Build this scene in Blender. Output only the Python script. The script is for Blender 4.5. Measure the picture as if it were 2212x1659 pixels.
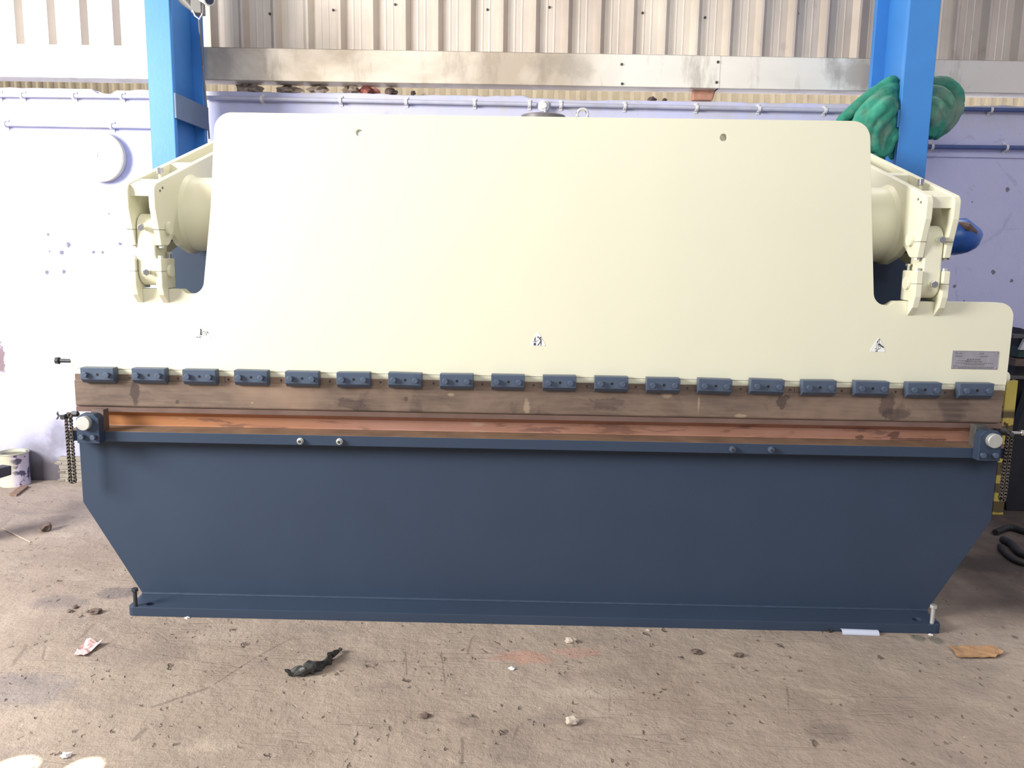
import bpy, bmesh, math, random
from mathutils import Vector, Matrix, noise
from math import sin, cos, pi, radians, tan

for o in list(bpy.data.objects):
    bpy.data.objects.remove(o, do_unlink=True)
scene = bpy.context.scene
COL = scene.collection

# ---------------------------------------------------------------- camera
F_PX, W_PX, H_PX = 1800.0, 2212.0, 1659.0
PITCH, YAW, ROLL = radians(9.0), radians(0.8), radians(0.92)
CAM = Vector((0.0, -3.119, 1.40))
FW = Vector((-sin(YAW) * cos(PITCH), cos(YAW) * cos(PITCH), -sin(PITCH)))
RT0 = Vector((cos(YAW), sin(YAW), 0))
UP0 = RT0.cross(FW)
RT = RT0 * cos(ROLL) + UP0 * sin(ROLL)
UP = -RT0 * sin(ROLL) + UP0 * cos(ROLL)
cd = bpy.data.cameras.new('camera')
cam = bpy.data.objects.new('camera', cd)
COL.objects.link(cam)
cd.sensor_width = 36.0
cd.lens = 36.0 * F_PX / W_PX
cd.clip_start, cd.clip_end = 0.05, 100
cam.matrix_world = Matrix.Translation(CAM) @ Matrix((RT, UP, -FW)).transposed().to_4x4()
scene.camera = cam

# ---------------------------------------------------------------- light
scene.view_settings.view_transform = 'Standard'
scene.view_settings.look = 'None'
scene.view_settings.gamma = 1.0
scene.view_settings.use_curve_mapping = False
scene.view_settings.exposure = 0.0
world = bpy.data.worlds.new('sky')
scene.world = world
world.use_nodes = True
bg = world.node_tree.nodes['Background']
bg.inputs['Color'].default_value = (0.93, 0.96, 1.0, 1)
bg.inputs['Strength'].default_value = 0.22


def area(name, loc, target, sx, sy, power, color):
    l = bpy.data.lights.new(name, 'AREA')
    l.shape = 'RECTANGLE'
    l.size, l.size_y, l.energy, l.color = sx, sy, power, color
    o = bpy.data.objects.new(name, l)
    COL.objects.link(o)
    o.location = loc
    o.rotation_euler = (Vector(target) - Vector(loc)).to_track_quat('-Z', 'Y').to_euler()
    return o


area('doorway_daylight', (-4.9, -2.4, 2.7), (-0.6, 0.8, 1.4), 1.8, 1.8, 560, (1.0, 0.97, 0.93))
area('front_fill', (0.6, -5.8, 4.4), (0.4, 0.8, 1.6), 5.0, 2.4, 165, (0.97, 0.98, 1.0))  # fill lamp added behind the camera to lift upper wall and ram
area('yard_fill', (0.5, 2.6, 5.6), (0.5, 4.0, 2.4), 8.0, 1.0, 420, (1.0, 0.97, 0.90))  # lamp added over the yard to brighten the far sheet


def spot(name, src, dst, deg, power):
    l = bpy.data.lights.new(name, 'SPOT')
    l.energy, l.spot_size, l.spot_blend, l.shadow_soft_size = power, radians(deg), 0.12, 0.01
    l.color = (1.0, 0.93, 0.78)
    o = bpy.data.objects.new(name, l)
    COL.objects.link(o)
    o.location = src
    o.rotation_euler = (Vector(dst) - Vector(src)).to_track_quat('-Z', 'Y').to_euler()


# ---------------------------------------------------------------- projection helpers (points on real planes)
def ray(px, py):
    return FW + RT * ((px - W_PX / 2) / F_PX) - UP * ((py - H_PX / 2) / F_PX)


def at(px, py, Y=0.0):
    d = ray(px, py)
    return CAM + d * ((Y - CAM.y) / d.y)


def flo(px, py, Z=0.0):
    d = ray(px, py)
    return CAM + d * ((Z - CAM.z) / d.z)


WTH = radians(1.0)
WO = Vector((-1.5, 1.715, 0))
WM = Matrix.Translation(WO) @ Matrix.Rotation(WTH, 4, 'Z')
WMI = WM.inverted()


def atw(px, py, d=0.0):
    o = WMI @ CAM
    r = WMI.to_3x3() @ ray(px, py)
    return o + r * ((d - o.y) / r.y)


spot('sun_through_roof_gap', (-3.0, -3.4, 4.6), flo(26, 1662), 1.2, 9000)
spot('sun_through_roof_gap', (-2.6, -3.5, 4.6), flo(177, 1662), .92, 9000)

# ---------------------------------------------------------------- materials
MATS = {}


def newmat(name):
    m = bpy.data.materials.new(name)
    m.use_nodes = True
    nt = m.node_tree
    return m, nt, nt.nodes['Principled BSDF']


def simple(name, col, rough=0.5, metal=0.0, var=0.06, scale=8.0, bump=0.0, bscale=200.0, coat=0.0, spec=0.5):
    """paint / metal with a little noise in the tone"""
    m, nt, b = newmat(name)
    N, L = nt.nodes.new, nt.links.new
    tc = N('ShaderNodeTexCoord')
    geo = N('ShaderNodeNewGeometry')
    nz = N('ShaderNodeTexNoise')
    nz.inputs['Scale'].default_value = scale
    nz.inputs['Detail'].default_value = 5
    L(geo.outputs['Position'], nz.inputs['Vector'])
    mr = N('ShaderNodeMapRange')
    mr.inputs['From Min'].default_value, mr.inputs['From Max'].default_value = 0.3, 0.7
    mr.inputs['To Min'].default_value, mr.inputs['To Max'].default_value = 1 - var, 1 + var
    L(nz.outputs['Fac'], mr.inputs['Value'])
    mx = N('ShaderNodeVectorMath')
    mx.operation = 'SCALE'
    mx.inputs[0].default_value = col
    L(mr.outputs['Result'], mx.inputs['Scale'])
    L(mx.outputs['Vector'], b.inputs['Base Color'])
    b.inputs['Roughness'].default_value = rough
    b.inputs['Metallic'].default_value = metal
    b.inputs['Specular IOR Level'].default_value = spec
    b.inputs['Coat Weight'].default_value = coat
    if bump:
        n2 = N('ShaderNodeTexNoise')
        n2.inputs['Scale'].default_value = bscale
        L(geo.outputs['Position'], n2.inputs['Vector'])
        bp = N('ShaderNodeBump')
        bp.inputs['Strength'].default_value = bump
        bp.inputs['Distance'].default_value = 0.003
        L(n2.outputs['Fac'], bp.inputs['Height'])
        L(bp.outputs['Normal'], b.inputs['Normal'])
    MATS[name] = m
    return m


class G:
    """small node-graph writer"""
    def __init__(s, name):
        s.m, s.nt, s.b = newmat(name)
        s.N, s.L = s.nt.nodes.new, s.nt.links.new
        s.pos = s.N('ShaderNodeNewGeometry').outputs['Position']
        MATS[name] = s.m

    def vec(s, scale=(1, 1, 1), rot=(0, 0, 0), loc=(0, 0, 0), src=None):
        mp = s.N('ShaderNodeMapping')
        mp.inputs['Scale'].default_value = scale
        mp.inputs['Rotation'].default_value = rot
        mp.inputs['Location'].default_value = loc
        s.L(src or s.pos, mp.inputs['Vector'])
        return mp.outputs['Vector']

    def noise(s, scale=5, detail=6, rough=0.6, v=None, dist=0.0):
        n = s.N('ShaderNodeTexNoise')
        n.inputs['Scale'].default_value = scale
        n.inputs['Detail'].default_value = detail
        n.inputs['Roughness'].default_value = rough
        n.inputs['Distortion'].default_value = dist
        s.L(v or s.pos, n.inputs['Vector'])
        return n.outputs['Fac']

    def voro(s, scale=5, v=None, feature='F1', rnd=1.0):
        n = s.N('ShaderNodeTexVoronoi')
        n.feature = feature
        n.inputs['Scale'].default_value = scale
        n.inputs['Randomness'].default_value = rnd
        s.L(v or s.pos, n.inputs['Vector'])
        return n.outputs['Distance']

    def mr(s, x, a, b, c=0.0, d=1.0, smooth=False):
        n = s.N('ShaderNodeMapRange')
        n.interpolation_type = 'SMOOTHSTEP' if smooth else 'LINEAR'
        for k, v in (('From Min', a), ('From Max', b), ('To Min', c), ('To Max', d)):
            n.inputs[k].default_value = v
        s.L(x, n.inputs['Value'])
        return n.outputs['Result']

    def math(s, op, a, b=None):
        n = s.N('ShaderNodeMath')
        n.operation = op
        for i, x in enumerate((a, b)):
            if x is None:
                continue
            if isinstance(x, (int, float)):
                n.inputs[i].default_value = x
            else:
                s.L(x, n.inputs[i])
        return n.outputs[0]

    def mix(s, f, a, b, mode='MIX'):
        n = s.N('ShaderNodeMix')
        n.data_type = 'RGBA'
        n.blend_type = mode
        for k, x in ((0, f), (6, a), (7, b)):
            if isinstance(x, (int, float)):
                n.inputs[k].default_value = x
            elif isinstance(x, tuple):
                n.inputs[k].default_value = (*x, 1)
            else:
                s.L(x, n.inputs[k])
        return n.outputs[2]

    def xyz(s):
        n = s.N('ShaderNodeSeparateXYZ')
        s.L(s.pos, n.inputs[0])
        return n.outputs

    def blob(s, c, r, soft=0.5, wob=0.5, nscale=12):
        """1 inside a ragged patch round point c of radii r"""
        m = s.N('ShaderNodeVectorMath'); m.operation = 'SUBTRACT'
        s.L(s.pos, m.inputs[0]); m.inputs[1].default_value = c
        d = s.N('ShaderNodeVectorMath'); d.operation = 'DIVIDE'
        s.L(m.outputs[0], d.inputs[0]); d.inputs[1].default_value = r
        l = s.N('ShaderNodeVectorMath'); l.operation = 'LENGTH'
        s.L(d.outputs[0], l.inputs[0])
        w = s.math('ADD', l.outputs['Value'], s.math('MULTIPLY', s.math('SUBTRACT', s.noise(nscale, 5, .65), 0.5), wob * 6))
        return s.mr(w, 1 + soft / 2, 1 - soft / 2, 0, 1)

    def line(s, p, q, w, nscale=30):
        """1 along a ragged scored line from p to q on the floor"""
        d = Vector((q.x - p.x, q.y - p.y, 0)); L_ = d.length; d /= L_
        ang = math.atan2(d.y, d.x)
        v1 = s.N('ShaderNodeVectorMath'); v1.operation = 'SUBTRACT'
        s.L(s.pos, v1.inputs[0]); v1.inputs[1].default_value = (p.x, p.y, 0)
        a = s.N('ShaderNodeVectorMath'); a.operation = 'DOT_PRODUCT'; s.L(v1.outputs[0], a.inputs[0]); a.inputs[1].default_value = (cos(ang), sin(ang), 0)
        b = s.N('ShaderNodeVectorMath'); b.operation = 'DOT_PRODUCT'; s.L(v1.outputs[0], b.inputs[0]); b.inputs[1].default_value = (-sin(ang), cos(ang), 0)
        nz = s.math('SUBTRACT', s.noise(nscale, 4), .5)
        off = s.math('ABSOLUTE', s.math('ADD', b.outputs['Value'], s.math('MULTIPLY', nz, w * 2.2)))
        m = s.mr(off, w * .4, w, 1, 0)
        m = s.math('MULTIPLY', m, s.mr(a.outputs['Value'], 0, .01, 0, 1))
        return s.math('MULTIPLY', m, s.mr(a.outputs['Value'], L_ - .01, L_, 1, 0))

    def bump(s, h, strength=0.4, dist=0.01):
        bp = s.N('ShaderNodeBump')
        bp.inputs['Strength'].default_value = strength
        bp.inputs['Distance'].default_value = dist
        s.L(h, bp.inputs['Height'])
        s.L(bp.outputs['Normal'], s.b.inputs['Normal'])

    def out(s, col, rough=0.7, metal=0.0, spec=0.4):
        s.L(col, s.b.inputs['Base Color'])
        if isinstance(rough, float):
            s.b.inputs['Roughness'].default_value = rough
        else:
            s.L(rough, s.b.inputs['Roughness'])
        s.b.inputs['Metallic'].default_value = metal
        s.b.inputs['Specular IOR Level'].default_value = spec


CREAM = simple('cream_paint', (0.745, 0.735, 0.575), 0.42, var=0.015, scale=3, bump=0.05, bscale=90)
SLATE = simple('slate_blue_paint', (0.036, 0.055, 0.092), 0.42, var=0.04, scale=4, bump=0.05, bscale=120, spec=0.3)
SLATE2 = simple('clamp_blue_paint', (0.072, 0.098, 0.148), 0.40, var=0.05, scale=20, spec=0.35)
CHROME = simple('bright_steel', (0.75, 0.74, 0.72), 0.22, 1.0, var=0.05, scale=30)
STEEL = simple('zinc_steel', (0.60, 0.61, 0.58), 0.45, 0.6, var=0.08, scale=40)
DKSTEEL = simple('dark_steel', (0.055, 0.056, 0.062), 0.45, 0.4, var=0.2, scale=60)
BLACK = simple('black_rubber', (0.02, 0.02, 0.022), 0.6, var=0.2, scale=60)
HOLE_SHADE = simple('hole_shade', (0.012, 0.012, 0.015), 0.9, var=0.0)  # near-black that stands in for the shade inside holes
BLUE = simple('sky_blue_paint', (0.050, 0.235, 0.62), 0.42, var=0.06, scale=5, bump=0.08, bscale=60)
WHITE = simple('white_vinyl', (0.85, 0.86, 0.85), 0.45, var=0.01)
INK = simple('dark_ink', (0.045, 0.05, 0.06), 0.6, var=0.05)
PALEINK = simple('pale_ink', (0.55, 0.56, 0.57), 0.6, var=0.05)
ALU = simple('nameplate_aluminium', (0.36, 0.35, 0.39), 0.45, 0.35, var=0.10, scale=35)
ENG = simple('engraved_grey', (0.16, 0.155, 0.175), 0.6, var=0.1)
PIPE = simple('painted_conduit', (0.50, 0.51, 0.62), 0.5, var=0.12, scale=9)
PIPEB = simple('dark_blue_conduit', (0.08, 0.12, 0.30), 0.5, var=0.1, scale=9)
PVC = simple('white_plastic', (0.78, 0.77, 0.76), 0.45, var=0.04)
CLOCKF = simple('clock_face_white', (0.88, 0.88, 0.85), 0.4, var=0.01)
CLOCKR = simple('clock_rim_cream', (0.75, 0.66, 0.50), 0.4, var=0.05)
CARD = simple('brown_cardboard', (0.43, 0.255, 0.13), 0.85, var=0.10, scale=40, bump=0.3, bscale=90)
PINK = simple('pink_wrapper', (0.78, 0.50, 0.48), 0.5, var=0.12, scale=60)
STRIP = simple('white_plastic_strip', (0.52, 0.57, 0.70), 0.5, var=0.05)
FOIL = simple('black_foil', (0.035, 0.036, 0.035), 0.38, var=0.4, scale=90, bump=0.6, bscale=70)
STONE = simple('pale_stone', (0.50, 0.43, 0.36), 0.9, var=0.2, scale=80, bump=0.4)
BRICK = simple('red_brick', (0.52, 0.27, 0.19), 0.9, var=0.15, scale=40, bump=0.5, bscale=80)
DARKM = simple('dark_machine_paint', (0.016, 0.018, 0.022), 0.5, var=0.3, scale=8)
GREENM = simple('dark_green_paint', (0.010, 0.045, 0.035), 0.5, var=0.2)
GREYM = simple('grimy_grey_metal', (0.10, 0.10, 0.095), 0.5, 0.3, var=0.3, scale=20)
WOOD = simple('brown_wood', (0.22, 0.14, 0.10), 0.8, var=0.2, scale=30)
TAN = simple('tan_board', (0.50, 0.40, 0.34), 0.8, var=0.1, scale=20)
BRIGHTSHEET = simple('pale_board_stack', (0.30, 0.275, 0.235), 0.7, var=0.12, scale=30)
BAG = simple('blue_plastic_sheet', (0.012, 0.085, 0.36), 0.35, var=0.25, scale=14, bump=0.5, bscale=20)
BRUSHBR = simple('grimy_brown', (0.13, 0.09, 0.075), 0.7, var=0.25, scale=30)
GUNK = simple('dusty_plastic', (0.38, 0.31, 0.25), 0.7, var=0.35, scale=40, bump=0.6, bscale=60)
GUNKR = simple('dusty_red_rag', (0.30, 0.10, 0.08), 0.8, var=0.3, scale=40)
PAINTIN = simple('grey_green_paint', (0.13, 0.13, 0.09), 0.35, var=0.1)

# punch steel: brown, blotchy
g = G('punch_steel')
a = g.noise(3.0, 7, .65, g.vec((1, 1, 2.2)), 0.6)
c = g.mix(g.mr(a, .36, .66), (0.115, 0.084, 0.070), (0.235, 0.170, 0.130))
b2 = g.noise(1.7, 4, .6, g.vec((1, 1, 1), loc=(5, 2, 1)))
c = g.mix(g.mr(b2, .52, .72), c, (0.34, 0.235, 0.17))
c = g.mix(g.mr(g.noise(6, 4, .5, g.vec((1, 1, .7), loc=(1.3, 0, .4)), 0.4), .60, .66, 0, .65), c, (0.075, 0.055, 0.05))
c = g.mix(g.mr(g.noise(90, 3, .6, g.vec((.06, 1, 1))), .4, .7, 0, .25), c, (0.33, 0.26, 0.2))
for (px, py, rx, rz, k) in ((292, 855, .018, .05, .8), (1915, 870, .03, .05, .6), (1935, 895, .05, .02, .55), (1690, 868, .02, .025, .7),
                            (384, 868, .008, .008, .7), (762, 872, .06, .02, .55), (1308, 872, .07, .02, .45), (877, 862, .007, .008, .6)):
    P = at(px, py, -.01)
    c = g.mix(g.math('MULTIPLY', g.blob(P, (rx, .2, rz), .25, .45, 30), k), c, (0.062, 0.045, 0.042))
for (px, py, rx, rz) in ((1138, 880, .012, .03), (1600, 898, .02, .006), (975, 852, .012, .006), (545, 870, .004, .004), (1509, 872, .004, .03), (1440, 850, .02, .02)):
    P = at(px, py, -.01)
    c = g.mix(g.math('MULTIPLY', g.blob(P, (rx, .2, rz), .5, .3, 30), .45), c, (0.52, 0.42, 0.29))
g.out(c, 0.5, .25)

# die steel: orange / pink surface rust
g = G('die_rust')
x_ = g.xyz()
a = g.noise(2.2, 6, .6, g.vec((1, 1, 3)))
c = g.mix(g.mr(a, .35, .65), (0.36, 0.18, 0.12), (0.44, 0.245, 0.185))
left = g.mr(x_[0], -1.5, -0.6, 1, 0)
c = g.mix(left, c, (0.46, 0.20, 0.08))
c = g.mix(g.mr(g.noise(5, 5, .6, g.vec((.8, 1, 5), loc=(3, 1, 2)), .5), .56, .62, 0, .7), c, (0.17, 0.09, 0.07))
c = g.mix(g.mr(g.noise(4, 3, .6, g.vec((1, 1, 4), loc=(8, 1, 2))), .66, .75, 0, .6), c, (0.62, 0.50, 0.40))
for (px, py, rx, rz) in ((1942, 944, .022, .012), (1868, 950, .014, .010), (2000, 955, .12, .005)):
    P = at(px, py, -.01)
    c = g.mix(g.math('MULTIPLY', g.blob(P, (rx, .3, rz), .3, .3, 40), .8), c, (0.13, 0.06, 0.045))
g.out(c, 0.6, .1)
simple('die_top', (0.155, 0.098, 0.080), 0.55, 0.2, var=0.2, scale=7)
simple('rail_top_rust', (0.17, 0.105, 0.065), 0.7, var=0.25, scale=9)

# masonry wall: lilac limewash with scuffs
g = G('limewash')
x_ = g.xyz()
a = g.noise(1.4, 8, .62)
c = g.mix(g.mr(a, .3, .7), (0.54, 0.555, 0.80), (0.64, 0.655, 0.88))
c = g.mix(g.mr(g.noise(3.5, 6, .7, g.vec((1, 1, .5), loc=(2, 0, 3)), .4), .55, .75, 0, .5), c, (0.70, 0.69, 0.80))
c = g.mix(g.mr(g.noise(9, 6, .7, g.vec((1, 1, 1), loc=(7, 0, 1)), .3), .62, .70, 0, .35), c, (0.33, 0.32, 0.42))
# grime towards the foot of the wall and along its crest
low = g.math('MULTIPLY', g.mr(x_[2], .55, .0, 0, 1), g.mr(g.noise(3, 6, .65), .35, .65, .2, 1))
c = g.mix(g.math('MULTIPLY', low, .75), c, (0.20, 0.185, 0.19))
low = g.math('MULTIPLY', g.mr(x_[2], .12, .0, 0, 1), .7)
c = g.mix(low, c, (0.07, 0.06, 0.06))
top = g.math('MULTIPLY', g.mr(x_[2], 2.05, 2.22, 0, .9), g.mr(g.noise(7, 6, .7, g.vec((1, 1, .3))), .4, .65))
c = g.mix(top, c, (0.60, 0.585, 0.60))
for (px, py, r) in ((102, 588, .012), (138, 587, .011), (134, 545, .012), (148, 529, .014), (104, 507, .008), (202, 545, .009), (222, 545, .008), (260, 527, .010),
                    (236, 462, .006), (107, 543, .005), (2062, 618, .010), (2082, 650, .005), (2064, 662, .004), (2146, 588, .012), (2185, 607, .010), (2100, 436, .004), (2176, 410, .012)):
    P = WM @ atw(px, py)
    c = g.mix(g.math('MULTIPLY', g.blob(P, (r, .1, r), .4, .4, 70), .8), c, (0.12, 0.11, 0.13))
P = WM @ atw(0, 775)
c = g.mix(g.math('MULTIPLY', g.blob(P, (.03, .1, .09), .2, .35, 20), .85), c, (0.20, 0.12, 0.11))
for (px, py, rx, rz, k) in ((45, 720, .16, .10, .30), (100, 1030, .16, .10, .85), (85, 985, .10, .12, .5), (128, 940, .07, .09, .5)):  # low dark ones paint in the shadows of tin and rail end
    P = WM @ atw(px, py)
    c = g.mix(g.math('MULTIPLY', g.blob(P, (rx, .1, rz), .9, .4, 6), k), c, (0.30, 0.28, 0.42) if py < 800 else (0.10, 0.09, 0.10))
# fine cracks on the right-hand side
ck = g.voro(1.6, g.vec((1, 1, 1.3)), 'DISTANCE_TO_EDGE')
ckw = g.math('ADD', ck, g.math('MULTIPLY', g.math('SUBTRACT', g.noise(9, 6), .5), .16))
c = g.mix(g.math('MULTIPLY', g.math('MULTIPLY', g.mr(ckw, .0, .006, 1, 0), g.mr(x_[0], 1.7, 2.0)), .18), c, (0.25, 0.24, 0.36))
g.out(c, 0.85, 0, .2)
g.bump(g.math('ADD', g.noise(30, 8, .7), g.math('MULTIPLY', g.noise(4, 3), 2)), .25, .01)

# corrugated cladding
g = G('cladding_sheet')
a = g.noise(1.6, 5, .6, g.vec((1, 1, .5)))
c = g.mix(g.mr(a, .35, .68), (0.52, 0.45, 0.39), (0.76, 0.69, 0.60))
c = g.mix(g.mr(g.noise(5, 5, .6, g.vec((2.4, 1, .25), loc=(3, 1, 1))), .55, .7, 0, .5), c, (0.66, 0.58, 0.48))
c = g.mix(g.mr(g.noise(9, 5, .6, g.vec((1, 1, .4), loc=(7, 1, 1))), .63, .72, 0, .4), c, (0.24, 0.19, 0.16))
g.out(c, 0.42, .25)

g = G('girt_flashing')
x_ = g.xyz()
a = g.noise(1.3, 5, .6, g.vec((1, 1, 1.5)), .6)
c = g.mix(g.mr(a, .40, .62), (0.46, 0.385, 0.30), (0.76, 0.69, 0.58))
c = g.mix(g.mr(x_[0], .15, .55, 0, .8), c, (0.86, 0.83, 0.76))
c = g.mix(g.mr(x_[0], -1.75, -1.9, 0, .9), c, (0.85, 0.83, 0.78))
c = g.mix(g.mr(g.noise(8, 6, .7, g.vec((1, 1, .25), loc=(4, 1, 1))), .55, .7, 0, .5), c, (0.27, 0.22, 0.175))
for (px, py, rx, rz, k) in ((1220, 150, .12, .07, .5), (1850, 150, .12, .10, .55), (480, 130, .06, .12, .35)):
    P = WM @ atw(px, py, -.08)
    c = g.mix(g.math('MULTIPLY', g.blob(P, (rx, .3, rz), .9, .5, 8), k), c, (0.28, 0.24, 0.20))
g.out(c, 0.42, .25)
simple('distant_sheet', (0.55, 0.48, 0.36), 0.7, var=0.1)

# concrete floor
g = G('workshop_concrete')
x_ = g.xyz()
a = g.noise(1.1, 8, .62, g.vec(loc=(3, 1, 0)))
c = g.mix(g.mr(a, .32, .68), (0.270, 0.215, 0.175), (0.430, 0.358, 0.297))
c = g.mix(g.mr(g.noise(3.7, 7, .68, g.vec((1, 1.6, 1))), .55, .72, 0, .6), c, (0.48, 0.405, 0.33))
c = g.mix(g.mr(g.noise(2.3, 6, .6, g.vec((1, 1.8, 1), loc=(9, 4, 0)), .8), .54, .68, 0, .55), c, (0.235, 0.195, 0.175))
c = g.mix(g.mr(g.noise(26, 6, .7, g.vec((1, 1.4, 1))), .56, .70, 0, .45), c, (0.20, 0.165, 0.14))
# shade on the right, behind the press, painted into the floor colour
right_shade = g.math('MULTIPLY', g.mr(x_[0], 1.40, 2.0, 0, 1, True), g.mr(x_[1], -.20, .20, 0, 1, True))
right_shade = g.math('MULTIPLY', right_shade, g.mr(g.noise(4, 5, .6, g.vec((1, .6, 1))), .3, .6, .65, 1))
c = g.mix(g.math('MULTIPLY', right_shade, .88), c, (0.055, 0.042, 0.038))
for (px, py, rx, ry, col, k) in ((1130, 1420, .10, .045, (0.50, .25, .19), .5), (1245, 1410, .08, .035, (0.50, .27, .21), .4), (252, 1282, .09, .05, (.13, .115, .12), .6),
                                 (130, 1300, .10, .06, (.17, .15, .155), .5), (1984, 1378, .022, .028, (.15, .15, .12), .7), (2022, 1382, .024, .03, (.15, .15, .12), .7),
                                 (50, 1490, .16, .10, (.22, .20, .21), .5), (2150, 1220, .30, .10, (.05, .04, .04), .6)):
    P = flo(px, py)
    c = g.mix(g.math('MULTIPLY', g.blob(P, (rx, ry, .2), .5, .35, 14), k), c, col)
# pits, specks, scratches
def wob(src, sc, amt):
    n = g.N('ShaderNodeTexNoise'); n.inputs['Scale'].default_value = sc; n.inputs['Detail'].default_value = 3
    g.L(g.pos, n.inputs['Vector'])
    a1 = g.N('ShaderNodeVectorMath'); a1.operation = 'MULTIPLY_ADD'
    g.L(n.outputs['Color'], a1.inputs[0]); a1.inputs[1].default_value = (amt, amt, 0); g.L(src, a1.inputs[2])
    return a1.outputs[0]


v = g.voro(11, wob(g.vec((1, .75, 1)), 25, .07))
pit_sel = g.mr(g.noise(3, 3), .42, .62, 0, 1)
pits = g.math('MULTIPLY', g.mr(v, .09, .15, 1, 0), g.mr(g.noise(9, 2, .5, g.vec(loc=(4, 4, 4))), .50, .56, 0, 1))
v2 = g.voro(34, wob(g.vec((1, .7, 1), loc=(2, 7, 0)), 45, .035))
pits2 = g.math('MULTIPLY', g.mr(v2, .12, .2, 1, 0), g.mr(g.noise(6, 3, .5, g.vec(loc=(1, 6, 2))), .50, .58, 0, 1))
pp = g.math('MAXIMUM', pits, pits2)
c = g.mix(g.math('MULTIPLY', pp, .72), c, (0.115, 0.088, 0.075))
scr = None
for (rot, sc, loc, th) in ((-.75, (.55, 9, 1), (0, 3, 0), .022), (.9, (.9, 6, 1), (5, 1, 0), .012), (1.45, (.8, 8, 1), (2, 9, 0), .02)):
    vv = g.voro(1.5, g.vec(sc, (0, 0, rot), loc), 'DISTANCE_TO_EDGE')
    vv = g.math('MULTIPLY', g.mr(vv, 0, th, 1, 0), g.mr(g.noise(2.6, 4, .6, g.vec(loc=loc)), .52, .62, 0, 1))
    scr = vv if scr is None else g.math('MAXIMUM', scr, vv)
for (ax, ay, bx, by, w, k) in ((632, 1378, 556, 1418, .004, .6), (556, 1418, 460, 1480, .004, .55), (455, 1484, 322, 1530, .009, .5), (1021, 1374, 1008, 1416, .006, .45),
                                (875, 1405, 879, 1460, .003, .55), (953, 1405, 962, 1484, .0035, .55), (1000, 1590, 998, 1655, .006, .5), (205, 1345, 172, 1380, .010, .4), (320, 1570, 286, 1600, .012, .5),
                                (60, 1390, 25, 1440, .010, .4), (1120, 1565, 1108, 1600, .006, .45), (1700, 1480, 1704, 1530, .004, .4), (1318, 1485, 1316, 1540, .004, .35)):
    c = g.mix(g.math('MULTIPLY', g.line(flo(ax, ay), flo(bx, by), w), k), c, (0.115, 0.09, 0.08))
for (px, py, rx, ry, k) in ((1010, 1560, .05, .03, .4), (1790, 1580, .07, .05, .45), (1270, 1495, .14, .03, .35)):
    c = g.mix(g.math('MULTIPLY', g.blob(flo(px, py), (rx, ry, .2), .5, .35, 22), k), c, (0.17, 0.135, 0.12) if py != 1495 else (0.50, 0.43, 0.36))
c = g.mix(g.math('MULTIPLY', scr, .16), c, (0.13, 0.10, 0.085))
sp = g.math('MULTIPLY', g.mr(g.voro(20, g.vec((1, .8, 1), loc=(7, 3, 0))), .045, .07, 1, 0), g.mr(g.noise(8, 2, .5, g.vec(loc=(9, 1, 2))), .56, .60, 0, 1))
c = g.mix(g.math('MULTIPLY', sp, .8), c, (0.66, 0.60, 0.52))
g.out(c, 0.82, 0, .25)
h = g.math('ADD', g.math('MULTIPLY', g.noise(5, 8, .7), 1.6), g.math('MULTIPLY', pp, -.55))
h = g.math('ADD', h, g.math('MULTIPLY', scr, -.12))
h = g.math('ADD', h, g.math('MULTIPLY', g.noise(60, 5, .7), .10))
g.bump(h, .7, .022)

# tarp: green woven, dusty on top folds
g = G('green_tarpaulin')
n_ = g.noise(7, 6, .6)
c = g.mix(g.mr(n_, .3, .7), (0.020, 0.165, 0.11), (0.05, 0.34, 0.235))
c = g.mix(g.mr(g.noise(3.2, 5, .6, g.vec(loc=(4, 2, 1))), .50, .68, 0, .75), c, (0.28, 0.30, 0.25))
g.out(c, 0.75, 0, .3)
g.bump(g.noise(22, 5, .6), .4, .01)

# yellow hazard-painted post
g = G('chipped_yellow_paint')
c = g.mix(g.mr(g.noise(5, 4), .3, .7), (0.60, 0.46, 0.09), (0.72, 0.58, 0.14))
chips = g.mr(g.noise(20, 4, .6, g.vec((1, 1, .7))), .60, .63, 0, 1)
c = g.mix(chips, c, (0.10, 0.05, 0.035))
x_ = g.xyz()
w = g.math('ADD', x_[2], g.math('MULTIPLY', g.noise(9, 3), .05))
fr = g.math('FRACT', g.math('MULTIPLY', w, 9.5))
st = g.math('MULTIPLY', g.mr(fr, .38, .46, 0, 1), g.mr(x_[2], .60, .58, 0, 1))
c = g.mix(g.math('MULTIPLY', st, .85), c, (0.055, 0.045, 0.04))
g.out(c, 0.5)

# paint tin
g = G('paint_tin_label')
x_ = g.xyz()
c = g.mix(g.mr(g.noise(16, 3, .5), .54, .57), (0.62, 0.56, 0.66), (0.10, 0.09, 0.16))
drip = g.mr(g.math('ADD', x_[0], g.math('MULTIPLY', g.noise(12, 3), .05)), at(22, 1010, 1.52).x + .02, at(22, 1010, 1.52).x + .045, 1, 0)
c = g.mix(drip, c, (0.62, 0.60, 0.48))
g.out(c, 0.45)

# ---------------------------------------------------------------- mesh helpers
WL = {}


def finish(bm):
    bmesh.ops.recalc_face_normals(bm, faces=bm.faces)


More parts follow.
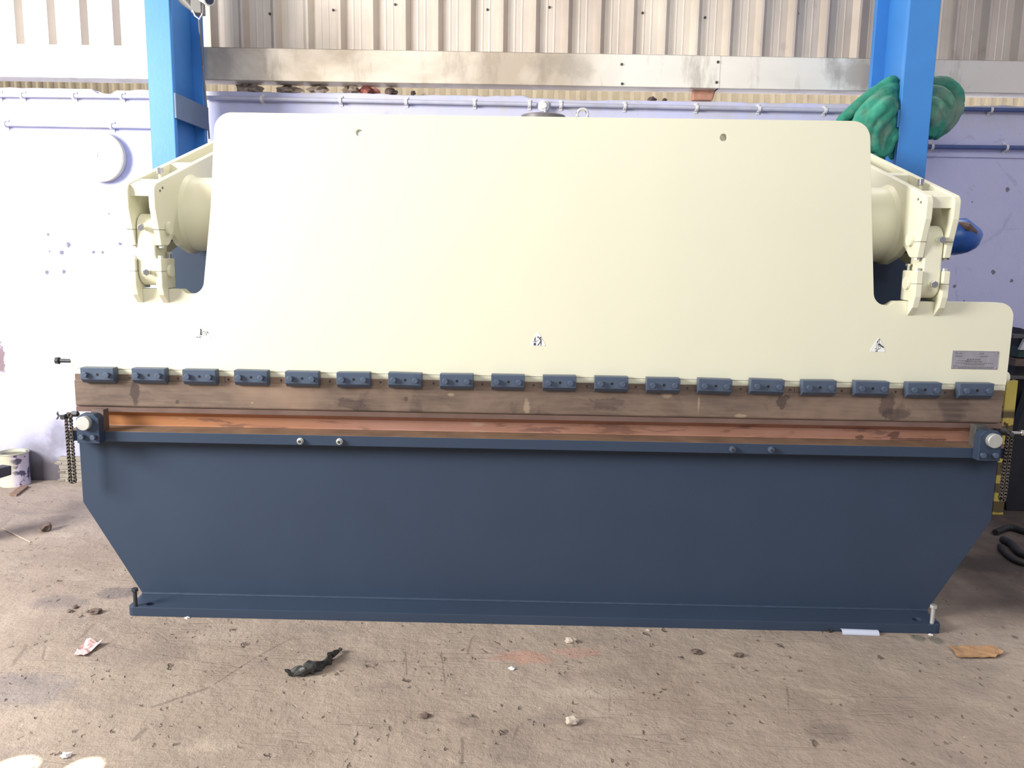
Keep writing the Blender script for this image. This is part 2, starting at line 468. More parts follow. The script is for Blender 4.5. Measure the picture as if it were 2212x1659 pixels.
def obj(name, bm, mat, parent=None, bevel=0.0, seg=2, smooth=False, label=None, cat=None, group=None, kind=None, wall=False, mods=None, origin=None):
    if wall:
        bm.transform(WM)
    finish(bm)
    bm.verts.ensure_lookup_table()
    lo = Vector([min(v.co[i] for v in bm.verts) for i in range(3)])
    hi = Vector([max(v.co[i] for v in bm.verts) for i in range(3)])
    w = Vector(((lo.x + hi.x) / 2, (lo.y + hi.y) / 2, lo.z if parent is None else (lo.z + hi.z) / 2))
    if origin is not None:
        w = Vector(origin)
    bm.transform(Matrix.Translation(-w))
    me = bpy.data.meshes.new(name)
    bm.to_mesh(me)
    bm.free()
    for m in (mat if isinstance(mat, (list, tuple)) else [mat]):
        me.materials.append(MATS[m] if isinstance(m, str) else m)
    o = bpy.data.objects.new(name, me)
    COL.objects.link(o)
    WL[o] = w
    if parent is not None:
        o.parent = parent
        o.location = w - WL[parent]
    else:
        o.location = w
    if smooth:
        for p in me.polygons:
            p.use_smooth = True
        me.set_sharp_from_angle(angle=radians(40))
    if bevel:
        b = o.modifiers.new('bevel', 'BEVEL')
        b.width, b.segments, b.limit_method, b.angle_limit = bevel, seg, 'ANGLE', radians(35)
    tag(o, label, cat, group, kind)
    return o


def tag(o, label=None, cat=None, group=None, kind=None):
    if label: o['label'] = label
    if cat: o['category'] = cat
    if group: o['group'] = group
    if kind: o['kind'] = kind
    return o


def empty(name, loc, label, cat, group=None):
    o = bpy.data.objects.new(name, None)
    COL.objects.link(o)
    o.location = loc
    o.empty_display_size = .1
    WL[o] = Vector(loc)
    return tag(o, label, cat, group)


def copy_tree(o, delta, parent=None, rot=0.0):
    """copy a thing or part with its children; delta moves the top of the tree"""
    c = o.copy()
    COL.objects.link(c)
    if parent is not None:
        c.parent = parent
    c.location = o.location + Vector(delta)
    if rot:
        c.rotation_euler.y += rot
    WL[c] = WL[o] + Vector(delta)
    for ch in [x for x in bpy.data.objects if x.parent == o]:
        k = ch.copy()
        COL.objects.link(k)
        k.parent = c
        WL[k] = WL[ch] + Vector(delta)
        for g2 in [x for x in bpy.data.objects if x.parent == ch]:
            kk = g2.copy()
            COL.objects.link(kk)
            kk.parent = k
    return c


def B():
    return bmesh.new()


def box(bm, x0, x1, y0, y1, z0, z1):
    v = [bm.verts.new((x, y, z)) for z in (z0, z1) for y in (y0, y1) for x in (x0, x1)]
    for f in ((0, 1, 3, 2), (4, 6, 7, 5), (0, 4, 5, 1), (2, 3, 7, 6), (0, 2, 6, 4), (1, 5, 7, 3)):
        bm.faces.new([v[i] for i in f])
    return bm


def cyl(bm, p0, p1, r0, r1=None, n=24, phase=0.0):
    p0, p1 = Vector(p0), Vector(p1)
    r1 = r0 if r1 is None else r1
    q = (p1 - p0).to_track_quat('Z', 'Y')
    A, Bv = [], []
    for i in range(n):
        a = 2 * pi * i / n + phase
        d = q @ Vector((cos(a), sin(a), 0))
        A.append(bm.verts.new(p0 + d * r0))
        Bv.append(bm.verts.new(p1 + d * r1))
    for i in range(n):
        j = (i + 1) % n
        bm.faces.new((A[i], A[j], Bv[j], Bv[i]))
    bm.faces.new(A[::-1])
    bm.faces.new(Bv)
    return bm


def tube(bm, pts, r, n=10, closed=False):
    """round tube through points; r may be a list"""
    pts = [Vector(p) for p in pts]
    rings = []
    m = len(pts)
    for i, p in enumerate(pts):
        if closed:
            t = pts[(i + 1) % m] - pts[i - 1]
        else:
            t = pts[min(i + 1, m - 1)] - pts[max(i - 1, 0)]
        q = t.to_track_quat('Z', 'Y')
        rr = r[i] if isinstance(r, (list, tuple)) else r
        rings.append([bm.verts.new(p + q @ Vector((cos(2 * pi * k / n), sin(2 * pi * k / n), 0)) * rr) for k in range(n)])
    for i in range(m if closed else m - 1):
        a, b = rings[i], rings[(i + 1) % m]
        for k in range(n):
            bm.faces.new((a[k], a[(k + 1) % n], b[(k + 1) % n], b[k]))
    if not closed:
        bm.faces.new(rings[0][::-1])
        bm.faces.new(rings[-1])
    return bm


def rpoly(pts, seg=8):
    """pts of (u, v, radius): closed polygon with rounded corners"""
    out = []
    n = len(pts)
    for i in range(n):
        p = Vector(pts[i][:2])
        r = pts[i][2] if len(pts[i]) > 2 else 0
        if r <= 0:
            out.append(p)
            continue
        a = (Vector(pts[i - 1][:2]) - p).normalized()
        b = (Vector(pts[(i + 1) % n][:2]) - p).normalized()
        ang = a.angle(b)
        t = r / tan(ang / 2)
        c = p + (a + b).normalized() * (r / sin(ang / 2))
        s, e = p + a * t - c, p + b * t - c
        a0, a1 = math.atan2(s.y, s.x), math.atan2(e.y, e.x)
        da = (a1 - a0 + pi) % (2 * pi) - pi
        for k in range(seg + 1):
            th = a0 + da * k / seg
            out.append(c + Vector((cos(th), sin(th))) * r)
    return out


def circ(cx, cy, r, n=24):
    return [Vector((cx + r * cos(2 * pi * k / n), cy + r * sin(2 * pi * k / n))) for k in range(n)]


def prism(bm, pts, axis, a0, a1, holes=()):
    """extrude a 2-D outline (with round holes) along an axis: 'y' uses (x,z), 'x' uses (y,z), 'z' uses (x,y)"""
    def P(p, a):
        return {'y': (p[0], a, p[1]), 'x': (a, p[0], p[1]), 'z': (p[0], p[1], a)}[axis]
    if not holes:
        A = [bm.verts.new(P(p, a0)) for p in pts]
        Z = [bm.verts.new(P(p, a1)) for p in pts]
        n = len(pts)
        for i in range(n):
            bm.faces.new((A[i], A[(i + 1) % n], Z[(i + 1) % n], Z[i]))
        bm.faces.new(A[::-1])
        bm.faces.new(Z)
        return bm
    loops = [pts] + list(holes)
    rings = []
    for a in (a0, a1):
        ee, rg = [], []
        for lp in loops:
            vs = [bm.verts.new(P(p, a)) for p in lp]
            rg.append(vs)
            ee += [bm.edges.new((vs[i], vs[(i + 1) % len(vs)])) for i in range(len(vs))]
        bmesh.ops.triangle_fill(bm, use_beauty=True, use_dissolve=False, edges=ee)
        rings.append(rg)
    for A, Z in zip(*rings):
        n = len(A)
        for i in range(n):
            bm.faces.new((A[i], A[(i + 1) % n], Z[(i + 1) % n], Z[i]))
    return bm


def hexbolt(bm, p, d, shank_r, shank_l, head_r, head_h, n=6):
    """bolt standing out of p along unit d: shank then hex head"""
    p, d = Vector(p), Vector(d).normalized()
    if shank_l > 0:
        cyl(bm, p, p + d * shank_l, shank_r, n=16)
    cyl(bm, p + d * shank_l, p + d * (shank_l + head_h), head_r, n=n)
    return bm


def lump(bm, c, r, seed, rough=0.35, sub=2):
    k = bmesh.ops.create_icosphere(bm, subdivisions=sub, radius=1)
    for v in k['verts']:
        n = noise.noise(v.co * 1.6 + Vector((seed * 3.1, seed, 0)))
        v.co = v.co * (1 + rough * n * 1.6)
        v.co = Vector((v.co.x * r[0], v.co.y * r[1], v.co.z * r[2])) + Vector(c)
    return bm


# ================================================================ SETTING
b = B()
box(b, -9, 5.2, -7, 9, -.2, 0)
obj('floor', b, 'workshop_concrete', kind='structure')

# masonry wall, ragged crest
b = B()
us = [-4.2 + i * .035 for i in range(int(9.6 / .035))]


def crest(u):
    base = 2.262 + (-.012 if u > 1.5 else 0)
    n = noise.noise(Vector((u * 3, 2, 0))) * .010 + noise.noise(Vector((u * 14, 5, 0))) * .005
    if atw(205, 185).x < u < atw(240, 185).x:
        n -= .02
    return base + n


rows = []
for u in us:
    z = crest(u)
    rows.append([b.verts.new((u, 0, 0)), b.verts.new((u, 0, z - .004)), b.verts.new((u, .004, z)), b.verts.new((u, .22, z + .003)), b.verts.new((u, .23, 0))])
for i in range(len(rows) - 1):
    for k in range(4):
        b.faces.new((rows[i][k], rows[i + 1][k], rows[i + 1][k + 1], rows[i][k + 1]))
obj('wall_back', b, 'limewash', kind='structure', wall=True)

# a raised plaster band under the lower right-hand conduit
p0, p1 = atw(1996, 331), atw(2212, 338)
b = B()
box(b, p0.x, p1.x + 1.2, -.012, .0, p1.z - .012, p1.z + .012)
obj('trim_4', b, 'limewash', kind='structure', wall=True, bevel=.004)


def corrugated(u0, u1, z0, z1, d, pitch, h, top, flank, phase, minor=True):
    b = B()
    prof = []
    n0 = math.floor((u0 - phase) / pitch) - 1
    u = phase + n0 * pitch
    while u < u1 + pitch:
        a = [(u - flank - top / 2, 0), (u - top / 2, h), (u + top / 2, h), (u + flank + top / 2, 0)]
        if minor:
            rest = pitch - top - 2 * flank
            for f in (.33, .67):
                q = u + flank + top / 2 + rest * f
                a += [(q - .006, 0), (q - .003, .0014), (q + .003, .0014), (q + .006, 0)]
        prof += a
        u += pitch
    V = [(b.verts.new((p, d - q, z0)), b.verts.new((p, d - q, z1))) for p, q in prof if u0 <= p <= u1]
    for i in range(len(V) - 1):
        b.faces.new((V[i][0], V[i + 1][0], V[i + 1][1], V[i][1]))
    return b


ph = atw(1155, 60, .02).x
b = corrugated(-4.2, 5.2, 2.36, 3.6, .06, .1805, .040, .012, .025, ph)
o = obj('wall_rear', b, 'cladding_sheet', kind='structure', wall=True)
s = o.modifiers.new('thick', 'SOLIDIFY'); s.thickness = .0012
for (px, py) in ((455, 38), (583, 30), (720, 22), (854, 10), (1053, 21), (1187, 16), (1388, 28), (1523, 38), (1723, 30), (1857, 30)):
    q = atw(px, py, .06)
    bb = B()
    cyl(bb, (q.x, .061, q.z), (q.x, .050, q.z), .0075, .0055, n=10)
    obj('screw', bb, DKSTEEL, o, wall=True)
# far corrugated sheet of the next building, seen through the gap above the wall
b = corrugated(-8, 12, 1.6, 3.4, 2.2, .088, .02, .030, .008, 0, minor=False)
o = obj('wall_outside', b, 'distant_sheet', kind='structure', wall=True)
s = o.modifiers.new('thick', 'SOLIDIFY'); s.thickness = .0012

# girt flashing: three lapped lengths
zt, zb = 2.478, 2.306
joint1, joint2 = atw(1555, 150, -.08).x, atw(380, 150, -.08).x
for i, (u0, u1, dd) in enumerate(((-4.2, joint2, -.078), (joint2, joint1, -.082), (joint1 - .01, 5.2, -.079))):
    b = B()
    box(b, u0, u1, dd, dd + .003, zb, zt)
    box(b, u0, u1, dd, .05, zb, zb + .003)
    box(b, u0, u1, dd, .03, zt - .003, zt)
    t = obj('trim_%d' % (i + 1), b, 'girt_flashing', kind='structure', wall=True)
    if i == 1:
        for (px, py) in ((1343, 139), (1344, 181), (1551, 134), (1548, 178)):
            q = atw(px, py, dd)
            bb = B()
            cyl(bb, (q.x, dd + .001, q.z), (q.x, dd - .008, q.z), .008, .006, n=12)
            obj('screw', bb, DKSTEEL, t, wall=True)

# shop roof and side wall keep the sky off (open towards the door side and the front)
b = B()
box(b, -4.6, 5.2, -3.2, 1.98, 5.0, 5.08)
obj('ceiling', b, 'cladding_sheet', kind='structure')
b = B()
box(b, 5.2, 5.3, -7, 9, 0, 5)
obj('wall_right', b, 'limewash', kind='structure')

# ================================================================ COLUMNS
def column(pxl, pxr, side, label):
    Y0, t, dep = 1.14, .034, .40
    xl, xr = at(pxl, 150, Y0).x, at(pxr, 150, Y0).x
    xm = (xl + xr) / 2
    root = empty('steel_column', (xm, Y0 + dep / 2, 0), label, 'column', None)
    H = 4.2
    for y in (Y0, Y0 + dep):
        b = B(); box(b, xl, xr, y, y + t, 0, H)
        obj('flange', b, BLUE, root, bevel=.004)
    b = B(); box(b, xm - .008, xm + .008, Y0 + t, Y0 + dep, 0, H)
    obj('web', b, BLUE, root)
    return root, xl, xr, xm, Y0, t, dep


c1, xl, xr, xm, Y0, t_, dep = column(318, 372, 1, 'blue steel column on the left, with a cable and camera fixed to it')
z0, z1 = at(377, 255, Y0).z, at(377, 200, Y0).z
b = B(); box(b, xr - .001, xr + .010, Y0 + .003, Y0 + dep + t_, z0, z1)
obj('strap_plate', b, 'strap_grey' if 'strap_grey' in MATS else simple('strap_grey', (0.13, 0.19, 0.30), 0.5, var=0.1), c1, bevel=.002)
c2, xl, xr, xm, Y0, t_, dep = column(1953, 2020, -1, 'blue steel column on the right, with green tarpaulin stuffed behind it')
z0, z1 = at(1945, 275, Y0).z, at(1945, 236, Y0).z
b = B(); box(b, xl - .010, xl + .001, Y0 + .003, Y0 + dep + t_, z0, z1)
obj('strap_plate', b, BLUE, c2, bevel=.003)

# ================================================================ WALL FITTINGS
def conduit(px0, px1, py0, py1, r, mat, clips, label, d=-.03, group=None):
    a, c = atw(px0, py0, d), atw(px1, py1, d)
    root = empty('conduit_pipe', WM @ ((a + c) / 2), label, 'pipe', group)
    b = B(); cyl(b, a, c, r, n=14)
    obj('pipe', b, mat, root, smooth=True, wall=True)
    for px in clips:
        f = (px - px0) / (px1 - px0)
        q = a.lerp(c, f)
        b = B()
        cyl(b, q - Vector((.007, 0, 0)), q + Vector((.007, 0, 0)), r * 1.45, n=14)
        box(b, q.x - .009, q.x + .009, d, -.001, q.z - r * 1.5, q.z + r * 1.5)
        box(b, q.x - .009, q.x + .009, -.006, -.001, q.z - r * 2.4, q.z + r * 2.4)
        obj('saddle_clip', b, PVC, root, wall=True, bevel=.001)
    return root


conduit(-60, 330, 205, 209, .011, PIPE, (-5, 46, 158, 262), 'pale conduit high on the wall left of the left column, above the clock')
conduit(5, 330, 268, 274, .012, PIPE, (10, 240), 'lower pale conduit on the wall running just above the clock')
conduit(440, 1159, 211, 225.5, .0115, PIPE, (565, 735, 877, 1025, 1144), 'grey conduit on the wall crest from left column to junction box')
conduit(1190, 1832, 226, 239, .0115, PIPE, (1212, 1350, 1505, 1640, 1783), 'grey conduit on the wall crest from junction box to green tarpaulin')
conduit(2030, 2420, 235, 242, .0115, PIPEB, (2141, 2300), 'upper blue grey conduit on the wall right of the green tarpaulin')
conduit(1998, 2420, 317, 322, .0125, PIPEB, (2013, 2174, 2330), 'lower dark blue conduit on the wall right of the right column')

# round junction box with a short tail of cable
q = atw(1174, 229, -.03)
root = empty('junction_box', WM @ q, 'round white junction box on the wall conduit above the press ram', 'junction box')
b = B(); cyl(b, (q.x, -.002, q.z), (q.x, -.045, q.z), .032, .030, n=28)
obj('body', b, PVC, root, wall=True, bevel=.003)
b = B(); cyl(b, (q.x, -.045, q.z), (q.x, -.058, q.z), .026, .016, n=28)
obj('lid', b, PVC, root, wall=True, bevel=.002)
b = B(); tube(b, [(q.x + .008, -.05, q.z - .02), (q.x + .01, -.055, q.z - .032), (q.x + .002, -.05, q.z - .045), (q.x - .008, -.04, q.z - .055)], .005)
obj('cable_tail', b, PVC, root, wall=True, smooth=True)

# wall clock
q = atw(213, 338, -.05)
root = empty('wall_clock', WM @ Vector((q.x, 0, q.z)), 'large round white wall clock with a cream rim hanging left of the left column', 'clock')
R_ = .1395
b = B()
cyl(b, (q.x, -.002, q.z), (q.x, -.05, q.z), R_ * .97, R_, n=64)
obj('case', b, CLOCKR, root, wall=True, bevel=.004, smooth=True)
b = B(); cyl(b, (q.x, -.0495, q.z), (q.x, -.053, q.z), R_ * .95, n=64)
face = obj('dial', b, CLOCKF, root, wall=True)
for (ang, ln, w) in ((radians(118), .040, .006), (radians(20), .030, .005)):
    b = B()
    d = Vector((sin(ang), 0, cos(ang))); n_ = Vector((d.z, 0, -d.x))
    c0 = Vector((q.x - .012, -.0545, q.z - .005))
    vs = [c0 + n_ * w, c0 - n_ * w, c0 + d * ln - n_ * w * .4, c0 + d * ln + n_ * w * .4]
    v1 = [b.verts.new(v) for v in vs]; v2 = [b.verts.new(v - Vector((0, .002, 0))) for v in vs]
    b.faces.new(v1); b.faces.new(v2[::-1])
    for i in range(4): b.faces.new((v1[i], v1[(i + 1) % 4], v2[(i + 1) % 4], v2[i]))
    obj('hand', b, PALEINK, face, wall=True)
MARKM = simple('faint_marks', (.74, .75, .74), .5, var=0)
for k in range(12):
    a = 2 * pi * k / 12
    cc = Vector((q.x + sin(a) * R_ * .82, -.0535, q.z + cos(a) * R_ * .82))
    b = B(); box(b, cc.x - .002, cc.x + .002, -.0538, -.0532, cc.z - .006, cc.z + .006)
    obj('hour_mark', b, MARKM, face, wall=True)

# camera / lamp bracket at the top of the left column with its cable
q0 = at(428, 8, 1.05)
root = empty('security_camera', at(410, 20, 1.10), 'small white security camera on a grey bracket at the top of the left column', 'camera')
b = B()
A_, C_ = at(385, -30, 1.12), at(418, 26, 1.10)
tube(b, [at(382, -25, 1.16), at(400, 2, 1.14), at(418, 22, 1.12)], [.03, .026, .012], n=12)
box(b, at(418, 0, 1.12).x, at(440, 0, 1.12).x, 1.08, 1.14, at(425, 30, 1.1).z, at(425, -30, 1.1).z)
obj('bracket', b, simple('bracket_grey', (.16, .155, .15), .5, .3, var=.2), root, bevel=.002)
b = B(); cyl(b, at(415, -22, 1.20), at(452, 0, .98), .026, .028, n=28)
bd = obj('housing', b, PVC, root, smooth=True, bevel=.003)
b = B(); cyl(b, at(451, -1, .985), at(452.5, .5, .972), .019, n=24)
obj('lens', b, simple('lens_glass', (.02, .03, .07), .1, var=0), bd)
b = B(); tube(b, [at(416, 22, 1.08), at(421, 34, 1.07), at(430, 41, 1.08), at(436, 32, 1.09), at(437, 10, 1.1)], .0035, n=8)
obj('wire_loop', b, PVC, root, smooth=True)
b = B(); tube(b, [at(430, 41, 1.10), at(433, 80, 1.30), at(438, 140, 1.50), at(444, 210, 1.56), at(449, 262, 1.60), at(452, 300, 1.62)], .005, n=8)
obj('hanging_cable', b, simple('grey_cable', (.30, .27, .25), .5, var=.1), label='thin grey cable hanging down beside the left column from the security camera', cat='cable', smooth=True)

# rubbish lying on top of the masonry wall
random.seed(4)
q = atw(1518, 206, .03)
b = B(); box(b, q.x - .06, q.x + .055, -.02, .08, crest(q.x) + .001, crest(q.x) + .062)
for v in b.verts: v.co += Vector((random.uniform(-.012, .012), 0, random.uniform(-.010, .004) if v.co.z > 2.28 else 0))
obj('broken_brick', b, BRICK, wall=True, bevel=.008, label='broken pink red brick standing on the wall crest under the metal flashing', cat='brick')
for k, (px, w, hh, lab, mt) in enumerate(((1408, .045, .03, 'dark brick fragment on the wall crest left of the pink brick, wider one', BRUSHBR), (1435, .026, .024, 'small dark brick chip on the wall crest nearest the pink brick', BRUSHBR))):
    q = atw(px, 208, .03)
    b = B(); lump(b, (q.x, .03, crest(q.x) + hh * .35), (w * .5, .03, hh * .45), k + 3, .4)
    obj('brick_chip', b, mt, wall=True, label=lab, cat='brick', group='chips on the wall crest')
items = ((540, .10, 'crumpled beige plastic on the wall crest beside the left column', GUNK), (618, .105, 'long bundle of dusty brown sacking on the wall crest', GUNK), (692, .09, 'tangled pale packing straps on the wall crest', GUNK),
         (756, .075, 'dusty grey rag on the wall crest left of the red rag', GUNK), (800, .06, 'dark red rag on the wall crest', GUNKR), (850, .055, 'rounded brown lump on the wall crest right of the red rag', BRUSHBR),
         (892, .032, 'small dark scrap on the wall crest, second from the end of the rubbish', BRUSHBR), (917, .026, 'last small scrap at the right end of the rubbish on the wall crest', GUNK))
for k, (px, w, lab, mt) in enumerate(items):
    q = atw(px, 195, .05)
    b = B()
    hh = .045 if w > .05 else .03
    for j in range(4 if w > .05 else 1):
        lump(b, (q.x + random.uniform(-w, w) * .35, random.uniform(.02, .08), crest(q.x) + hh * .45), (w * random.uniform(.35, .55), .03, hh * random.uniform(.35, .55)), k * 5 + j, .55)
    obj('scrap_lump', b, mt, wall=True, label=lab, cat='rubbish', group='rubbish on the wall crest')

# ================================================================ GREEN TARPAULIN behind the right column
random.seed(9)
b = B()


def fold(pts, radii):
    """smooth fat fold through (px,py,Y) control points"""
    P = [at(*p) for p in pts]
    out, rr = [], []
    for i in range(len(P) - 1):
        a, c = P[max(i - 1, 0)], P[min(i + 2, len(P) - 1)]
        for k in range(8):
            t = k / 8
            p0, p1, p2, p3 = a, P[i], P[i + 1], c
            out.append(.5 * ((2 * p1) + (-p0 + p2) * t + (2 * p0 - 5 * p1 + 4 * p2 - p3) * t * t + (-p0 + 3 * p1 - 3 * p2 + p3) * t ** 3))
            rr.append(radii[i] * (1 - t) + radii[i + 1] * t)
    out.append(P[-1]); rr.append(radii[-1])
    tube(b, out, rr, n=12)


tip = (1902, 338, 1.10)
fold([(1933, 175, 1.30), (1915, 185, 1.28), (1868, 218, 1.26), (1826, 252, 1.28), (1802, 276, 1.32)], [.030, .035, .034, .028, .012])
fold([(1935, 194, 1.28), (1912, 208, 1.20), (1868, 246, 1.16), (1846, 290, 1.18)], [.035, .045, .042, .03])
fold([(1935, 208, 1.26), (1915, 225, 1.14), (1880, 262, 1.10), (1872, 300, 1.11), (1890, 330, 1.12)], [.03, .036, .034, .028, .012])
fold([(1937, 222, 1.26), (1925, 238, 1.15), (1896, 272, 1.10), (1889, 305, 1.10), tip], [.03, .032, .030, .024, .010])
fold([(1937, 238, 1.26), (1932, 252, 1.20), (1912, 282, 1.14), (1905, 312, 1.12), tip], [.03, .032, .030, .024, .010])
fold([(1937, 256, 1.26), (1936, 272, 1.22), (1926, 298, 1.16), (1918, 322, 1.14), tip], [.03, .034, .032, .024, .010])
fold([(1933, 284, 1.26), (1932, 300, 1.26), (1928, 330, 1.22), (1926, 345, 1.22)], [.03, .034, .024, .012])
fold([(1845, 255, 1.30), (1862, 290, 1.30), (1885, 318, 1.26), (1905, 350, 1.22)], [.04, .05, .045, .02])
# right-hand bunch
fold([(1985, 185, 1.32), (2015, 178, 1.30), (2045, 182, 1.30), (2066, 205, 1.32), (2064, 240, 1.32), (2040, 275, 1.32), (2015, 298, 1.32)], [.030, .030, .034, .036, .036, .034, .02])
fold([(1990, 205, 1.30), (2025, 200, 1.24), (2048, 222, 1.24), (2044, 255, 1.26), (2020, 285, 1.28)], [.034, .036, .036, .034, .03])
fold([(1990, 225, 1.28), (2018, 222, 1.20), (2034, 245, 1.22), (2026, 275, 1.24), (2006, 300, 1.28)], [.03, .030, .030, .03, .016])
fold([(1985, 245, 1.28), (2008, 245, 1.20), (2016, 268, 1.22), (2004, 292, 1.24)], [.034, .036, .034, .03])
fold([(2030, 165, 1.34), (2018, 185, 1.34), (1995, 195, 1.32)], [.004, .018, .03])
fold([(2055, 195, 1.36), (2078, 212, 1.36), (2072, 228, 1.36)], [.028, .014, .012])
fold([(1990, 225, 1.40), (1975, 225, 1.52), (1940, 224, 1.638), (1890, 222, 1.638), (1868, 228, 1.60), (1885, 232, 1.40), (1915, 236, 1.26)], [.05, .045, .030, .030, .035, .045, .05])
fold([(2000, 195, 1.36), (1998, 240, 1.36), (2000, 280, 1.36)], [.05, .06, .04])
fold([(1925, 205, 1.30), (1915, 250, 1.28), (1922, 290, 1.24)], [.035, .05, .04])
o = obj('green_tarpaulin', b, 'green_tarpaulin', label='bunched dusty green tarpaulin stuffed behind the right blue column', cat='tarpaulin')
r = o.modifiers.new('remesh', 'REMESH'); r.mode = 'VOXEL'; r.voxel_size = .0062; r.use_smooth_shade = True
s = o.modifiers.new('smooth', 'SMOOTH'); s.factor = .5; s.iterations = 2
tx = bpy.data.textures.new('creases', 'CLOUDS'); tx.noise_scale = .05
dm = o.modifiers.new('crease', 'DISPLACE'); dm.texture = tx; dm.strength = .012; dm.mid_level = .5

# ================================================================ PRESS BRAKE
XL, XR = -1.714, 1.811
press = empty('press_brake', (.05, .2, 0), 'large hydraulic press brake with a cream ram and slate blue bed', 'press brake')

# --- ram plate
px_out = [(2160, 655, .060), (2189.5, 655, .060)]
ZR = at(2100, 653, 0).z
ZL = ZR
ZB = .936
TLp, TRp = at(464, 243.5), at(1879.5, 260.5)
nlt, nlb = at(455, 450), at(436, 645)
nrt, nrb = at(1883, 450), at(1886, 675)
ZT = (TLp.z + TRp.z) / 2
lob = .022
pts = [(XL, ZB, 0), (XR, ZB, 0), (XR, ZR, .055),
       (at(1952, 654).x, ZR, .0), (at(1935, 651).x, ZR - .001, 0), (at(1922, 655).x, ZR - lob * .7, 0), (nrb.x + .002, ZR - lob, .048),
       (nrt.x, nrt.z, .9), (TRp.x, ZT, .066),
       (TLp.x, ZT, .066), (nlt.x, nlt.z, .9), (at(437, 620).x, ZL - lob, .048),
       (at(402, 627).x, ZL - lob * .7, 0), (at(392, 622).x, ZL - .001, 0), (at(372, 624).x, ZL, 0),
       (XL, ZL, .055)]
hol = [circ(at(776, 287).x, at(776, 287).z, .0125), circ(at(1563, 297).x, at(1563, 297).z, .0135)]
b = B(); prism(b, rpoly(pts, 10), 'y', 0, .045, hol)
ram = obj('ram_plate', b, CREAM, press, bevel=.0025)
# lower filler strip below the groove line
b = B(); box(b, XL, XR, .002, .043, .914, ZB - .0015)
obj('filler_strip', b, CREAM, press, bevel=.001)
# rod end glimpsed behind the right hole
q = at(1562, 298, .06)
b = B(); cyl(b, (q.x - .003, .060, q.z), (q.x - .003, .14, q.z), .0105, n=20)
obj('rod_end', b, PVC, press)

# side bosses and stop bolt
for sx, X, zc in ((-1, XL, at(135, 780).z), (1, XR, at(2178, 817).z)):
    b = B(); cyl(b, (X - sx * .004, .024, zc), (X + sx * .016, .024, zc), .024, .020, n=24)
    obj('boss', b, CREAM, press, bevel=.002, smooth=True)
zc = at(135, 780).z
b = B(); cyl(b, (XL - .012, .01, zc), (XL - .064, .01, zc), .0075, n=16)
sb = obj('stop_bolt', b, DKSTEEL, press, smooth=True)
b = B(); cyl(b, (XL - .060, .01, zc), (XL - .074, .01, zc), .0150, .0135, n=6, phase=.2)
obj('bolt_head', b, DKSTEEL, sb, bevel=.0015)

# --- warning triangles (stickers on the ram)
def flat(bm, pts, y0, y1):
    return prism(bm, pts, 'y', y0, y1)


def sticker(cx, cz, s, rot, art, label):
    """triangle sticker centred at cx,cz; unit art space: x -1..1, z -0.87..0.87"""
    M = lambda u, v: Vector((cx + (u * cos(rot) - v * sin(rot)) * s, cz + (u * sin(rot) + v * cos(rot)) * s))
    tri = rpoly([(*M(-1, -.80), .16 * s), (*M(1, -.80), .16 * s), (*M(0, .98), .16 * s)], 6)
    b = B(); flat(b, tri, -.0010, .0)
    st = obj('warning_sticker', b, WHITE, ram, label=label)
    tri_o = rpoly([(*M(-.86, -.72), .10 * s), (*M(.86, -.72), .10 * s), (*M(0, .82), .10 * s)], 5)
    tri_i = rpoly([(*M(-.82, -.70), .09 * s), (*M(.82, -.70), .09 * s), (*M(0, .78), .09 * s)], 5)
    b = B()
    n = len(tri_o)
    A = [b.verts.new((p.x, -.0013, p.y)) for p in tri_o]; C = [b.verts.new((p.x, -.0013, p.y)) for p in tri_i]
    for i in range(n): b.faces.new((A[i], A[(i + 1) % n], C[(i + 1) % n], C[i]))
    obj('border_line', b, simple('border_grey', (.66, .67, .67), .6, var=0) if 'border_grey' not in MATS else 'border_grey', st)
    b = B()
    for p in art:
        flat(b, [M(u, v) for u, v in p], -.0018, -.0008)
    obj('pictogram', b, INK, st)


def seg2(a, c, w):
    a, c = Vector(a), Vector(c)
    n = (c - a).normalized(); n = Vector((-n.y, n.x)) * w / 2
    return [a + n, a - n, c - n, c + n]


def poly_circ(cx, cy, rx, ry):
    return [(cx + rx * cos(2 * pi * k / 16), cy + ry * sin(2 * pi * k / 16)) for k in range(16)]


press_art = [[(-.50, -.72), (-.23, -.72), (-.23, -.38), (-.34, -.46), (-.40, -.46), (-.50, -.38)],
             [(-.42, -.24), (-.30, -.24), (-.29, .32), (-.36, .18), (-.45, .08), (-.41, .02)],
             seg2((-.37, -.34), (.06, -.10), .045), seg2((-.37, -.34), (-.60, -.18), .04),
             poly_circ(.0, .27, .08, .11),
             [(.10, .12), (.16, .24), (.33, .33), (.40, .20), (.30, .16), (.27, .09), (.42, -.05), (.42, -.30), (.40, -.73), (.30, -.73), (.34, -.50), (.26, -.42), (.06, -.73), (-.08, -.73), (.22, -.32), (.30, -.15)],
             seg2((.42, .12), (.48, -.02), .03)]
hand_art = [seg2((-.03, .72), (-.14, .30), .02), seg2((-.10, .52), (-.20, .36), .07), seg2((.08, .80), (.0, .66), .07), seg2((.06, .78), (-.02, -.45), .02), seg2((-.14, .48), (-.22, -.45), .02),
            seg2((-.12, -.52), (.28, -.34), .05), seg2((-.12, -.52), (-.40, -.34), .04), seg2((.28, -.34), (.12, -.02), .03),
            [(-.04, .04), (.0, .24), (.16, .22), (.36, .02), (.62, -.12), (.66, -.28), (.45, -.22), (.22, -.05), (.12, .05), (.06, -.02)],
            [(-.28, -.74), (-.02, -.74), (-.02, -.58), (-.13, -.66), (-.20, -.66), (-.28, -.60)]]
